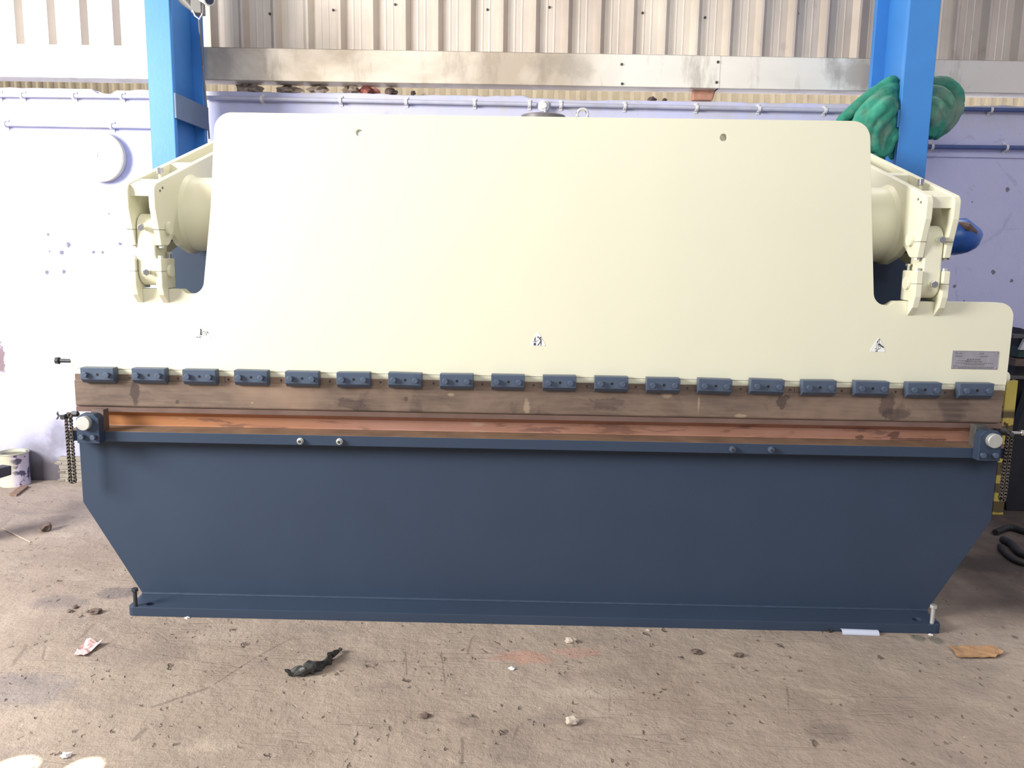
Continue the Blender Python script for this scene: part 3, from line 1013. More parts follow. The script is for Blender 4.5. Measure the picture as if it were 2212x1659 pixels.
q = at(1162, 733); sticker(q.x, q.z, .0315, -radians(0), press_art, 'white warning triangle with a worker and press pictogram')
q = at(1897, 746); sticker(q.x, q.z, .0315, -radians(1), hand_art, 'white warning triangle with a crushed hand pictogram')
q = at(437, 722); sticker(q.x, q.z, .0315, radians(122), hand_art, 'white warning triangle stuck on askew with a hand pictogram')

# --- name plate
a, c = at(2055, 797), at(2160, 758.5)
x0, x1 = at(2054, 797).x, at(2158, 760).x
z0, z1 = at(2054, 796.5).z, at(2158, 759).z
b = B(); box(b, x0, x1, -.0015, 0, z0, z1)
npl = obj('name_plate', b, ALU, ram, label='small grey metal rating plate with engraved lines')
for (x, z) in ((x0 + .007, z0 + .006), (x1 - .007, z0 + .006), (x0 + .007, z1 - .006), (x1 - .007, z1 - .006)):
    b = B(); cyl(b, (x, -.001, z), (x, -.004, z), .0026, .0018, n=12)
    obj('rivet', b, CHROME, npl)
b = B()
w_, h_ = x1 - x0, z1 - z0
for (u, v, l) in ((.05, .885, .0), ):
    pass
random.seed(5)
for (u0, u1, v, th) in ((.08, .90, .33, .022), (.28, .70, .25, .028), (.30, .66, .42, .03), (.14, .92, .12, .02), (.14, .90, .06, .018), (.32, .62, .53, .04), (.12, .42, .45, .02)):
    u = u0
    while u < u1:
        l = random.uniform(.018, .05)
        box(b, x0 + u * w_, x0 + min(u + l, u1) * w_, -.0019, -.0014, z0 + (v - th) * h_, z0 + (v + th) * h_)
        u += l + .012
obj('engraved_lines', b, ENG, npl)
b = B()
box(b, x0 + .002, x1 - .002, -.0018, -.0014, z1 - .0022, z1 - .0014)
box(b, x0 + .002, x1 - .002, -.0018, -.0014, z0 + .0012, z0 + .0020)
obj('border_line', b, ENG, npl)


def text(s, x, z, size, mat, parent, y=-.0019):
    cu = bpy.data.curves.new('t', 'FONT')
    cu.body = s; cu.size = size; cu.extrude = .0002
    to = bpy.data.objects.new('t', cu)
    COL.objects.link(to)
    dg = bpy.context.evaluated_depsgraph_get()
    me = bpy.data.meshes.new_from_object(to.evaluated_get(dg))
    bm = bmesh.new(); bm.from_mesh(me)
    bpy.data.objects.remove(to, do_unlink=True); bpy.data.curves.remove(cu); bpy.data.meshes.remove(me)
    bm.transform(Matrix.Translation((x, y, z)) @ Matrix.Rotation(pi / 2, 4, 'X'))
    return obj('lettering', bm, mat, parent)


text('SR. NO.', x0 + .012, z1 - .0125, .0072, ENG, npl)
text('MODEL', x0 + .012, z1 - .0225, .0072, ENG, npl)
text('DATE', x0 + .100, z1 - .0120, .0068, ENG, npl)
text('CAPACITY', x0 + .100, z1 - .0225, .0068, ENG, npl)
text('NOTE', x0 + .006, z0 + .0095, .0062, ENG, npl)

# --- punch (pressing blade)
zpt, zpb = .916, at(563, 884.5, -.012).z
X0p, X1p = XL + .004, XR - .012
prof = [(-.006, zpt), (-.006, .893), (-.012, .892), (-.012, zpb + .006), (-.009, zpb), (.030, zpb), (.030, zpt)]
b = B(); prism(b, prof, 'x', X0p, X1p)
punch = obj('punch', b, 'punch_steel', press, bevel=.001)
# small screws and section joints between the clamps
clamp_px = 17
CX0, CX1 = at(209.5, 815, -.045).x, at(2110, 850, -.045).x
pitch = (CX1 - CX0) / 17
for k in range(17):
    x = CX0 + (k + .5) * pitch + (.0 if k % 3 else .008)
    b = B(); cyl(b, (x, -.004, .904), (x, -.0072, .904), .0042, n=12)
    obj('grub_screw', b, DKSTEEL, punch)
for px in (486, 824, 1269, 1717):
    x = at(px, 830, -.006).x
    b = B(); box(b, x - .0008, x + .0008, -.0068, -.005, .894, .914)
    obj('section_joint', b, DKSTEEL if px != 824 else CHROME, punch)

# --- clamps: one built, seventeen copied
def make_clamp(x, z):
    w, y0 = .0625, -.045
    prof = [(-.0065, z + .030), (y0 + .002, z + .030), (y0, z + .028), (y0, z - .015), (-.026, z - .030), (-.0125, z - .030), (-.0125, z - .020), (-.0065, z - .020)]
    b = B()
    prism(b, prof, 'x', x - w, x + w)
    c = obj('clamp', b, SLATE2, press, bevel=.0016)
    for s in (-1, 1):
        b = B(); hexbolt(b, (x + s * .041, y0 + .001, z + .004), (0, -1, 0), .009, .006, .0115, .011)
        obj('clamp_bolt', b, SLATE2, c, bevel=.0015)
    b = B(); cyl(b, (x + .002, y0 - .0004, z + .004), (x + .002, y0 + .004, z + .004), .0052, n=16)
    obj('bolt_hole_shade', b, HOLE_SHADE, c)  # black disc paints the shade of a hole
    return c


zc0 = at(209.5, 813, -.045).z
zc1 = at(2110, 847, -.045).z
cl0 = make_clamp(CX0, (zc0 + zc1) / 2 + .002)
random.seed(2)
for k in range(1, 18):
    copy_tree(cl0, (k * pitch + random.uniform(-.001, .001), 0, random.uniform(-.0012, .0012)), press, rot=random.choice((0, 0, radians(.5), -radians(.5), radians(1.0))))

# --- die block with V groove along its front
yF = -.006
zd = [at(563, p, yF).z for p in (884.5, 895.5)]
z_top = zd[0] - .001
z_1 = zd[1]
z_rt = at(563, 938, -.070).z
z_rb = at(563, 960, -.070).z
yL = flo(563, 925, z_rt).y
z_3 = z_rt + .006

prof = [(yF, z_top), (yF, z_1), (yF + .036, z_1 - .020), (yF + .036, z_1 - .022), (yL, z_3), (yL, z_rt + .001), (.045, z_rt + .001), (.045, z_top)]
b = B(); prism(b, prof, 'x', XL + .055, XR - .095)
die = obj('die_block', b, ['die_rust', 'die_top'], press)
for p in die.data.polygons:
    cz = p.center.z + WL[die].z
    if abs(p.normal.y) > .95 and cz > z_1 or p.normal.z > .9:
        p.material_index = 1
b = B(); box(b, XL - .0, XR - .0, yF + .001, .028, z_top - .020, z_top - .0005)
obj('die_cap', b, 'die_top', press, bevel=.001)

# --- bed plate, rail, base
b = B()
bed = [(XL, z_rb + .02), (XL, .408), (-1.500, .036), (1.600, .036), (XR, .408), (XR, z_rb + .02)]
prism(b, bed, 'y', 0, .045)
obj('bed_plate', b, SLATE, press, bevel=.002)
b = B()
xrl, xrr = at(145, 940, -.07).x, at(2182, 985, -.07).x
box(b, xrl, xrr, -.070, .040, z_rb, z_rt)
rail = obj('front_rail', b, [SLATE, 'rail_top_rust'], press, bevel=.0015)
for p in rail.data.polygons:
    if p.normal.z > .9: p.material_index = 1
for (px, py, m) in ((648, 953.5, STEEL), (733, 954.5, STEEL), (1583, 971.5, SLATE2), (1667, 972.5, SLATE2)):
    q = at(px, py, -.08)
    b = B(); cyl(b, (q.x, -.0695, q.z), (q.x, -.079, q.z), .0125, n=24)
    cyl(b, (q.x, -.079, q.z), (q.x, -.086, q.z), .0105, .0090, n=24)
    rb_ = obj('rail_bolt', b, m, rail, bevel=.0010)
    b = B(); cyl(b, (q.x, -.0855, q.z), (q.x, -.0866, q.z), .0062, n=6)
    obj('bolt_socket', b, DKSTEEL, rb_)
# base plate with two anchor holes and jacking screws
bx0, bx1, byf = at(275, 1322, -.13).x, at(2035, 1357, -.13).x, -.13
outl = rpoly([(bx0, byf, .022), (bx1, byf, .022), (bx1, .14, .02), (bx0, .14, .02)], 4)
h1, h2 = flo(326, 1304, .036), flo(1981, 1338, .036)
b = B(); prism(b, outl, 'z', 0, .036, [circ(h1.x, h1.y, .0165), circ(h2.x, h2.y, .0165)])
base = obj('base_plate', b, SLATE, press, bevel=.002)
b = B()
random.seed(3)
n = 160
HOLED = HOLE_SHADE
pts_ = [Vector((-1.50 + 3.10 * i / n, -.001, .0375)) for i in range(n + 1)]
tube(b, pts_, [.0058 + random.uniform(-.0012, .0012) for _ in pts_], n=8)
obj('weld_bead', b, SLATE, base, smooth=True)
for hh_ in (h1, h2):
    b = B(); cyl(b, (hh_.x, hh_.y, .001), (hh_.x, hh_.y, .006), .0160, n=24)
    obj('anchor_hole_shade', b, HOLE_SHADE, base)  # dark disc inside the hole paints in its shade
for (px, pyb, pyt) in ((293, 1309, 1271), (2013, 1346, 1307)):
    q = flo(px, pyb, .036)
    top = at(px, pyt, q.y).z
    b = B(); cyl(b, (q.x, q.y, .0), (q.x, q.y, top - .01), .0075, n=16)
    jb = obj('jacking_screw', b, DKSTEEL if px < 1000 else STEEL, base, smooth=True)
    b = B(); cyl(b, (q.x, q.y, top - .011), (q.x, q.y, top), .0135, n=6)
    obj('screw_head', b, DKSTEEL if px < 1000 else STEEL, jb, bevel=.001)

# rear structure: back frame, side frames, rear base
b = B()
prism(b, [(-1.53, .036), (1.63, .036), (1.66, .50), (1.66, 1.46), (-1.53, 1.46), (-1.53, .5)], 'y', .44, .47)
obj('rear_frame', b, SLATE, press)
for x in (-1.05, 1.12):
    b = B(); prism(b, rpoly([(.06, .036), (1.0, .036), (1.0, 1.2), (.8, 1.5, .05), (.50, 1.5), (.48, 1.36, 0), (.06, .60)], 5), 'x', x, x + .035)
    obj('side_frame', b, SLATE, press)
b = B(); box(b, -1.1, 1.2, .48, 1.0, 0, .036)
obj('rear_base', b, SLATE, press)

# --- torque tube
ty, tz, tr = .27, 1.529, .144
b = B(); cyl(b, (-1.338, ty, tz), (1.419, ty, tz), tr, n=72)
obj('torque_tube', b, CREAM, press, smooth=True)

# --- levers, links and brackets on both ends
def end_gear(xi, sx):
    """xi: inner face of inner plate; sx: -1 left end, +1 right end. plates lie outward from xi"""
    T, GAP = .024, .073
    out = rpoly([(-.080, 1.618, .032), (-.078, 1.54, 0), (-.052, 1.455, 0), (-.040, 1.403, .004), (.020, 1.403, .03), (.075, 1.445, 0), (.14, 1.405, 0),
                 (.25, 1.375, 0), (.40, 1.42, 0), (1.05, 1.70, .05), (1.08, 1.959, .05)], 6)
    plates = []
    lev = None
    for k in (0, 1):
        a = xi + sx * k * (T + GAP)
        b = B(); prism(b, out, 'x', min(a, a + sx * T), max(a, a + sx * T))
        o = obj('lever_plate', b, CREAM, press, bevel=.003)
        plates.append((o, a))
        # bearing-cap split line
        b = B(); box(b, min(a, a + sx * T) - .0006, max(a, a + sx * T) + .0006, -.0545, .012, 1.4595, 1.4610)
        obj('split_line', b, DKSTEEL, o)
        b = B(); cyl(b, (a + sx * T / 2, -.018, 1.403), (a + sx * T / 2, -.018, 1.394), .010, n=6)
        obj('cap_nut', b, STEEL, o)
        # weld fillet round the tube
        # lower bracket
        bo = rpoly([(.0, 1.190, .0), (-.040, 1.224, .008), (-.052, 1.262, .008), (-.052, 1.356, .003), (.066, 1.356, .006), (.066, 1.225, 0), (.046, 1.205, 0), (.0, 1.205, 0)], 4)
        bo = rpoly([(-.0005, 1.190, 0), (-.038, 1.222, .01), (-.052, 1.262, .02), (-.052, 1.356, .003), (.066, 1.356, .006), (.066, ZR + .002, 0), (-.0005, ZR + .002, 0)], 4)
        b = B(); prism(b, bo, 'x', min(a, a + sx * T), max(a, a + sx * T))
        br = obj('bracket_plate', b, CREAM, press, bevel=.003)
        b = B(); box(b, min(a, a + sx * T) - .0006, max(a, a + sx * T) + .0006, -.0522, .0, 1.3085, 1.3098)
        obj('split_line', b, DKSTEEL, br)
        b = B(); cyl(b, (a + sx * T / 2, -.030, 1.356), (a + sx * T / 2, -.030, 1.366), .010, n=6)
        obj('cap_nut', b, STEEL, br)
        if k == 0:
            b = B(); cyl(b, (a, .016, 1.467), (a - sx * .012, .016, 1.467), .0235, n=36)
            obj('pin_head', b, CREAM, o, bevel=.0015, smooth=True)
            b = B(); cyl(b, (a, .012, 1.310), (a - sx * .012, .012, 1.310), .0235, n=36)
            obj('pin_head', b, CREAM, br, bevel=.0015, smooth=True)
            # grease bolt on bracket back
            b = B(); cyl(b, (a + sx * T / 2, .05, 1.356), (a + sx * T / 2, .05, 1.372), .006, n=10)
            cyl(b, (a + sx * T / 2, .05, 1.372), (a + sx * T / 2, .05, 1.380), .010, n=6)
            obj('grease_bolt', b, CHROME, br)
            for yy, zz in ((-.035, 1.600), (-.012, 1.612)):
                b = B(); cyl(b, (a, yy, zz), (a - sx * .002, yy, zz), .0045, n=12)
                obj('plug_hole', b, ENG, o)
    a, c = xi + sx * T, xi + sx * (T + GAP)
    lo, hi = min(a, c), max(a, c)
    # cross plates between lever plates, lying along the sloping top edge
    sl = (1.865 - 1.618) / (.84)

    def top(y): return 1.618 + (y + .08) * sl
    for (ya, yb, th) in ((-.062, .030, .045), (.300, .345, .05)):
        b = B(); prism(b, [(ya, top(ya) - th), (yb, top(yb) - th), (yb, top(yb) - .004), (ya, top(ya) - .004)], 'x', lo - .001, hi + .001)
        obj('cross_plate', b, CREAM, press, bevel=.002)
    # plate deep between the levers, slate-coloured to paint in the cavity's dark
    b = B(); prism(b, [(.13, 1.42), (.15, 1.42), (.15, 1.655), (.13, 1.65)], 'x', lo - .001, hi + .001)
    obj('cavity_shade_plate', b, SLATE, press)
    # grease bolt standing between the plates on the slope
    xm_ = (lo + hi) / 2
    b = B(); cyl(b, (xm_, .115, 1.630), (xm_, .115, 1.672), .007, n=12)
    gb = obj('grease_bolt', b, CREAM, press)
    b = B(); cyl(b, (xm_, .115, 1.672), (xm_, .115, 1.695), .014, n=6)
    obj('bolt_head', b, CHROME, gb, bevel=.001)
    # link between upper and lower pins
    R1, R2 = .052, .054
    y_, za, zb_ = .016, 1.467, 1.310
    pts = []
    for k in range(17):
        th = pi * k / 16
        pts.append((y_ + R1 * cos(th), za + R1 * sin(th)))
    for k in range(17):
        th = pi + pi * k / 16
        pts.append((y_ + R2 * cos(th), zb_ + R2 * sin(th)))
    b = B(); prism(b, pts, 'x', lo + .003, hi - .003)
    link = obj('link', b, CREAM, press, bevel=.006, seg=3)
    # clamp bolts standing out of the link
    for q in ([at(309, 492, -.05), at(321, 588, -.05)] if sx < 0 else [at(2031, 518, -.05), at(2014, 614, -.05)]):
        x = min(max(q.x, lo + .016), hi - .014)
        b = B(); cyl(b, (x, -.030, q.z), (x, -.050, q.z), .0085, n=18)
        kb = obj('link_bolt', b, CREAM, link, smooth=True)
        b = B(); cyl(b, (x, -.049, q.z), (x, -.070, q.z), .0135, n=6, phase=.52)
        obj('bolt_head', b, CHROME, kb, bevel=.0012)
    # collar where the tube meets the inner plate
    b = B(); cyl(b, (xi - sx * .0, ty, tz), (xi - sx * .014, ty, tz), tr + .012, tr, n=64)
    obj('weld_collar', b, CREAM, press, smooth=True)


end_gear(-1.336, -1)
end_gear(1.417, 1)

# --- end stops with discs, chains and adjuster screws
def endstop(pts, face, side_w, disc, bolts, upright, label):
    pass


def stop(x0, x1, zb, zt, disc, bolts, up, sx):
    y0 = -.112
    pts = rpoly([(x0, zb), (x1, zb), (x1, zt - .018, .006), (x1 - .018, zt, .012), (x0 + .018, zt, .012), (x0, zt - .018, .006)], 4)
    b = B(); prism(b, pts, 'y', y0, -.0705)
    e = obj('end_stop', b, SLATE, press, bevel=.0025)
    b = B(); cyl(b, (disc.x, y0 + .001, disc.z), (disc.x, y0 - .022, disc.z),   .0262, n=48)
    dd = obj('adjuster_disc', b, STEEL, e, bevel=.0025, smooth=True, label='bright zinc adjuster disc')
    for q in bolts:
        b = B(); hexbolt(b, (q.x, y0 + .001, q.z), (0, -1, 0), .008, .004, .0105, .013, n=6)
        obj('stop_bolt', b, SLATE2, e, bevel=.0015)
    b = B(); box(b, up[0], up[1], -.070, -.0315, up[2], up[3])
    obj('die_stop', b, GREYM if sx > 0 else BRUSHBR, e, bevel=.0015)
    return e


yb_ = -.112
e1 = stop(at(165, 930, yb_).x, at(214, 930, yb_).x, at(190, 958, yb_).z, at(190, 895, yb_).z, at(178, 915.5, yb_ - .022), [at(174.5, 945, yb_ - .015), at(199.5, 946, yb_ - .015)],
          (at(199, 900, -.07).x, at(224, 900, -.07).x, z_rt + .0005, at(210, 885, -.07).z), -1)
e2 = stop(at(2116, 960, yb_).x, at(2164, 960, yb_).x, at(2140, 996, yb_).z, at(2140, 931, yb_).z, at(2151, 953.5, yb_ - .022), [at(2126, 984.5, yb_ - .015), at(2153, 984.5, yb_ - .015)],
          (at(2107, 930, -.07).x, at(2132, 930, -.07).x, z_rt + .0005, at(2120, 919, -.07).z), 1)


def chain(x, y, ztop, zbot, w, mat):
    """roller chain loop hanging over a sprocket at (x, y, ztop)"""
    r = w / 2
    path = []
    n = 56
    Ls = ztop - zbot
    for i in range(n):
        path.append(Vector((x - r, y, zbot + Ls * i / n)))
    for i in range(7):
        a = pi - pi * i / 6
        path.append(Vector((x + r * cos(a), y, ztop + r * sin(a))))
    for i in range(n):
        path.append(Vector((x + r, y, ztop - Ls * (i + 1) / n)))
    for i in range(1, 4):
        a = -pi * i / 4
        path.append(Vector((x + r * cos(a), y, zbot + r * sin(a) * .6)))
    # even spacing
    m = len(path)
    b = B()
    pd = .0127
    res, acc = [], 0
    for i in range(m):
        p, q = path[i], path[(i + 1) % m]
        L_ = (q - p).length
        while acc <= L_:
            res.append((p.lerp(q, acc / L_ if L_ else 0), (q - p).normalized()))
            acc += pd
        acc -= L_
    for i, (p, d) in enumerate(res):
        s = .0046 if i % 2 else .0034
        nrm = Vector((-d.z, 0, d.x))
        for sy in (-1, 1):
            yy = sy * s
            A = p + Vector((0, yy, 0))
            cyl(b, A - Vector((0, .0006, 0)), A + Vector((0, .0006, 0)), .0062, n=10)
            vs = [A + nrm * .0034, A - nrm * .0034, A - nrm * .0034 + d * pd, A + nrm * .0034 + d * pd]
            f1 = [b.verts.new(v + Vector((0, -.0006, 0))) for v in vs]
            f2 = [b.verts.new(v + Vector((0, .0006, 0))) for v in vs]
            b.faces.new(f1); b.faces.new(f2[::-1])
            for k in range(4): b.faces.new((f1[k], f1[(k + 1) % 4], f2[(k + 1) % 4], f2[k]))
        cyl(b, p - Vector((0, .0048, 0)), p + Vector((0, .0048, 0)), .0022, n=8)
    return b


CHAINM = simple('greasy_chain', (0.16, 0.145, 0.13), 0.42, 0.6, var=0.5, scale=300)
yc = -.062
# left
q = at(147, 895, yc); zb_ = at(156, 1038, yc).z
b = chain(q.x + .0115, yc - .020, q.z - .004, zb_ + .004, .0170, CHAINM)
obj('adjuster_chain', b, CHAINM, press)
b = B(); cyl(b, (q.x - .014, yc + .02, q.z - .002), (XL + .03, yc + .02, q.z - .002), .006, n=14)
cyl(b, (q.x + .004, yc + .02, q.z - .002), (q.x + .026, yc + .02, q.z - .002), .0115, n=6)
ad = obj('adjuster_shaft', b, DKSTEEL, press)
b = B(); cyl(b, (q.x + .0, yc + .0015, q.z - .004), (q.x, yc - .042, q.z - .004), .0085, n=14)
obj('sprocket', b, DKSTEEL, ad)
a_, c_ = at(140, 898, yc), at(126, 898, yc)
b = B(); cyl(b, a_ + Vector((.02, 0, 0)), c_, .0035, n=10)
tube(b, [c_ + Vector((-.008, 0, -.012)), c_ + Vector((-.002, 0, -.008)), c_ + Vector((.001, 0, 0)), c_ + Vector((-.004, 0, .010)), c_ + Vector((-.001, 0, .014))], .0035, n=8)
obj('wing_handle', b, DKSTEEL, ad, smooth=True)
# right
q = at(2172, 934, yc); zb_ = at(2163, 1076, yc).z
b = chain(q.x + .004, yc - .020, q.z - .002, zb_ + .004, .0150, CHAINM)
obj('adjuster_chain', b, CHAINM, press)
b = B(); cyl(b, (XR - .03, yc + .02, q.z), (q.x + .010, yc + .02, q.z), .006, n=14)
cyl(b, (q.x - .012, yc + .01, q.z), (q.x + .006, yc + .01, q.z), .0125, n=20)
ad = obj('adjuster_shaft', b, DKSTEEL, press)
b = B(); cyl(b, (q.x + .004, yc + .0015, q.z - .002), (q.x + .004, yc - .040, q.z - .002), .0065, n=14)
obj('sprocket', b, DKSTEEL, ad)
b = B(); cyl(b, (q.x + .008, yc, q.z - .001), (q.x + .054, yc, q.z - .001), .0055, n=14)
cyl(b, (q.x + .054, yc, q.z - .001), (q.x + .066, yc, q.z - .001), .0105, n=14)
obj('handle_bolt', b, CHROME, ad, bevel=.001, smooth=True)

# --- tank cap and lifting eye peeping above the ram
q = at(1174, 250, .62)
b = B(); cyl(b, (q.x, .70, 1.50), (q.x, .70, at(1174, 249.5, .70).z), .102, .098, n=48)
obj('oil_tank', b, simple('tank_grey', (.15, .14, .15), .5, .2, var=.1), press, bevel=.006, smooth=True)
q = at(1258, 251, .62)
b = B()
tube(b, [(q.x + .023 * cos(2 * pi * k / 24), .62, q.z + .006 + .023 * sin(2 * pi * k / 24)) for k in range(24)], .0065, n=10, closed=True)
cyl(b, (q.x, .62, q.z - .07), (q.x, .62, q.z - .014), .008, n=14)
obj('lifting_eye', b, CHROME, press, smooth=True)
b = B(); box(b, q.x - .05, q.x + .05, .45, .68, q.z - .14, q.z - .068)
obj('eye_block', b, CREAM, press)

# ================================================================ THINGS ROUND THE PRESS
# blue plastic bundle behind the right lever
b = B()
pa = [at(2035, 515, .72), at(2062, 512, .70), at(2082, 510, .70), at(2102, 508, .70), at(2119, 502, .70)]
tube(b, pa, [.075, .082, .080, .058, .020], n=14)
for v in b.verts:
    v.co += Vector((1, .5, 1)) * noise.noise(v.co * 14) * .014
pv = obj('covered_motor', b, BAG, label='blue plastic-wrapped motor poking out to the right behind the right lever arm', cat='motor', smooth=True)
b = B()
tube(b, [at(2070, 484, .66), at(2090, 490, .63), at(2108, 503, .64)], [.012, .020, .010], n=8)
obj('dark_flap', b, BRUSHBR, pv)
b = B()
tube(b, [at(2050, 478, .72), at(2068, 478, .70), at(2078, 484, .70)], [.02, .018, .008], n=8)
obj('brown_wrap', b, BRUSHBR, pv)
# carrier of the motor (bolted to the side, hidden by lever)
b = B(); box(b, at(1990, 500, .72).x, at(2042, 500, .72).x, .66, .78, at(2020, 560, .72).z, at(2020, 480, .72).z)
obj('motor_mount', b, DARKM, pv)
b = B(); box(b, at(2000, 500, .72).x, at(2030, 500, .72).x, .70, .74, 0, at(2020, 560, .72).z + .01)
obj('motor_stand', b, DARKM, pv)

# yellow post on the right
q0, q1 = flo(2150, 1112), flo(2174, 1114)
Yp = q0.y
b = B()
xl_, xr_ = at(2144, 1100, Yp).x, at(2169, 1100, Yp).x
box(b, xl_, xr_, Yp, Yp + .006, 0, at(2190, 822, Yp).z)
box(b, xl_, xl_ + .006, Yp, Yp + .05, 0, at(2190, 822, Yp).z)
box(b, xr_ - .006, xr_, Yp, Yp + .05, 0, at(2190, 822, Yp).z)
obj('guard_post', b, 'chipped_yellow_paint', label='chipped yellow and black steel channel post standing right of the press', cat='post', bevel=.004)

# dark machine at the far right
dmch = empty('dark_machine', (at(2260, 900, Yp + .2).x, Yp + .3, 0), 'dark grimy machine at the right edge behind the yellow post', 'machine')
xa = at(2176, 900, Yp + .24).x
xb = xa + .9
zt_ = at(2190, 712, Yp + .24).z
b = B(); prism(b, [(xa, 0), (xb, 0), (xb, zt_ - .30), (xa + .02, at(2190, 708, Yp + .24).z)], 'y', Yp + .24, Yp + .40)
obj('rear_panel', b, DARKM, dmch, bevel=.004)
xa2 = at(2182, 800, Yp + .16).x
b = B(); box(b, xa2, xb, Yp + .16, Yp + .24, at(2190, 731, Yp + .16).z, at(2190, 723, Yp + .16).z)
obj('top_rail', b, GREYM, dmch, bevel=.003)
b = B(); box(b, at(2200, 760, Yp + .14).x, xb, Yp + .14, Yp + .24, at(2205, 773, Yp + .14).z, at(2205, 750, Yp + .14).z)
obj('green_block', b, GREENM, dmch, bevel=.004)
b = B(); box(b, at(2193, 785, Yp + .15).x, xb, Yp + .15, Yp + .24, at(2205, 792, Yp + .14).z, at(2205, 775, Yp + .14).z)
obj('brown_bar', b, BRUSHBR, dmch, bevel=.003)
b = B(); box(b, at(2183, 818, Yp + .15).x, xb, Yp + .15, Yp + .24, at(2205, 820, Yp + .14).z, at(2205, 812, Yp + .14).z)
obj('grey_bar', b, GREYM, dmch, bevel=.003)
b = B(); prism(b, [(xa2 + .075, .70), (xb, .70), (xb, 0), (xa2 + .02, 0), (xa2 - .02, .25)], 'y', Yp + .08, Yp + .14)
obj('lower_panel', b, DARKM, dmch, bevel=.004)
q = at(2208, 744, Yp + .12)
b = B(); prism(b, [(q.x - .010, q.z - .030), (q.x + .06, q.z - .030), (q.x + .06, q.z + .03), (q.x + .012, q.z + .03)], 'y', Yp + .12, Yp + .14)
obj('pale_tab', b, STEEL, dmch)

# black hoses lying on the floor at the right
random.seed(7)
for k, (pts, rr, lab) in enumerate((
        ([(2150, 1150), (2180, 1140), (2212, 1148), (2250, 1160)], .016, 'black hose lying furthest back on the floor below the dark machine'),
        ([(2165, 1165), (2185, 1175), (2205, 1195), (2250, 1205)], .018, 'middle black hose curving on the floor below the dark machine'),
        ([(2160, 1180), (2175, 1198), (2205, 1215), (2260, 1222)], .014, 'nearest black hose on the floor right of the press'))):
    P = [flo(px, py, rr) for px, py in pts]
    out = []
    for i in range(len(P) - 1):
        a_, d_ = P[max(i - 1, 0)], P[min(i + 2, len(P) - 1)]
        for j in range(8):
            t = j / 8
            out.append(.5 * ((2 * P[i]) + (-a_ + P[i + 1]) * t + (2 * a_ - 5 * P[i] + 4 * P[i + 1] - d_) * t * t + (-a_ + 3 * P[i] - 3 * P[i + 1] + d_) * t ** 3))
    out.append(P[-1])
    b = B(); tube(b, out, rr, n=10)
    obj('rubber_hose', b, BLACK, label=lab, cat='hose', group='hoses on the floor', smooth=True)

# paint tin on the left
Yc = 1.598
top_z = at(30, 977, Yc).z
cx, Rr = at(30, 1000, Yc).x, .081
tin = empty('paint_tin', (cx, Yc, 0), 'open paint tin with a lilac label and cream drips beside the back wall', 'paint tin')
b = B()
prof = [(0, .002), (Rr * .985, .0), (Rr, .006), (Rr * .98, .012), (Rr * .98, top_z - .008), (Rr * 1.02, top_z - .004), (Rr * 1.02, top_z), (Rr * .94, top_z + .001), (Rr * .93, top_z - .006), (Rr * .93, top_z - .03), (0, top_z - .03)]
n = 48
rings = [[b.verts.new((cx + r_ * cos(2 * pi * k / n), Yc + r_ * sin(2 * pi * k / n), z_)) for k in range(n)] if r_ > 0 else None for r_, z_ in prof]
for i in range(1, len(prof) - 2):
    for k in range(n):
        b.faces.new((rings[i][k], rings[i][(k + 1) % n], rings[i + 1][(k + 1) % n], rings[i + 1][k]))
b.faces.new(rings[1][::-1])
obj('can', b, 'paint_tin_label', tin, smooth=True)
b = B(); cyl(b, (cx, Yc, top_z - .03), (cx, Yc, top_z - .014), Rr * .925, n=48)
obj('paint', b, PAINTIN, tin)
b = B(); tube(b, [(cx + Rr * cos(2 * pi * k / 48), Yc + Rr * sin(2 * pi * k / 48), top_z) for k in range(48)], .0045, n=8, closed=True)
obj('rim', b, simple('tin_rim', (.42, .40, .30), .45, .3, var=.1), tin, smooth=True)

# black bar end at the left edge, held on a low block
q = at(12, 1022, .62)
b = B()
P0 = [at(-60, 1052, .60), at(25, 1026, 1.00), at(25, 1006, 1.00), at(-60, 1024, .60)]
off = Vector((-.03, .02, 0))
va = [b.verts.new(p) for p in P0]; vb = [b.verts.new(p + Vector((-.06, .02, 0))) for p in P0]
b.faces.new(va); b.faces.new(vb[::-1])
for i in range(4): b.faces.new((va[i], va[(i + 1) % 4], vb[(i + 1) % 4], vb[i]))
bar = obj('steel_bar', b, BLACK, label='thick black steel bar entering at the left edge in front of the paint tin', cat='bar', bevel=.003)
b = B(); box(b, P0[0].x - .12, P0[0].x - .02, .55, .66, 0, P0[0].z)
obj('trestle_block', b, WOOD, bar)

# angled metal strip on the floor below the tin
b = B()
A_ = [flo(20, 1071), flo(36, 1073), flo(62, 1053), flo(46, 1052)]
va = [b.verts.new((p.x, p.y, .012)) for p in A_]; vb = [b.verts.new((p.x, p.y, 0)) for p in A_]
b.faces.new(va); b.faces.new(vb[::-1])
for i in range(4): b.faces.new((va[i], va[(i + 1) % 4], vb[(i + 1) % 4], vb[i]))
obj('wood_offcut', b, WOOD, label='short brown wood offcut on the floor in front of the paint tin', cat='offcut', bevel=.002)

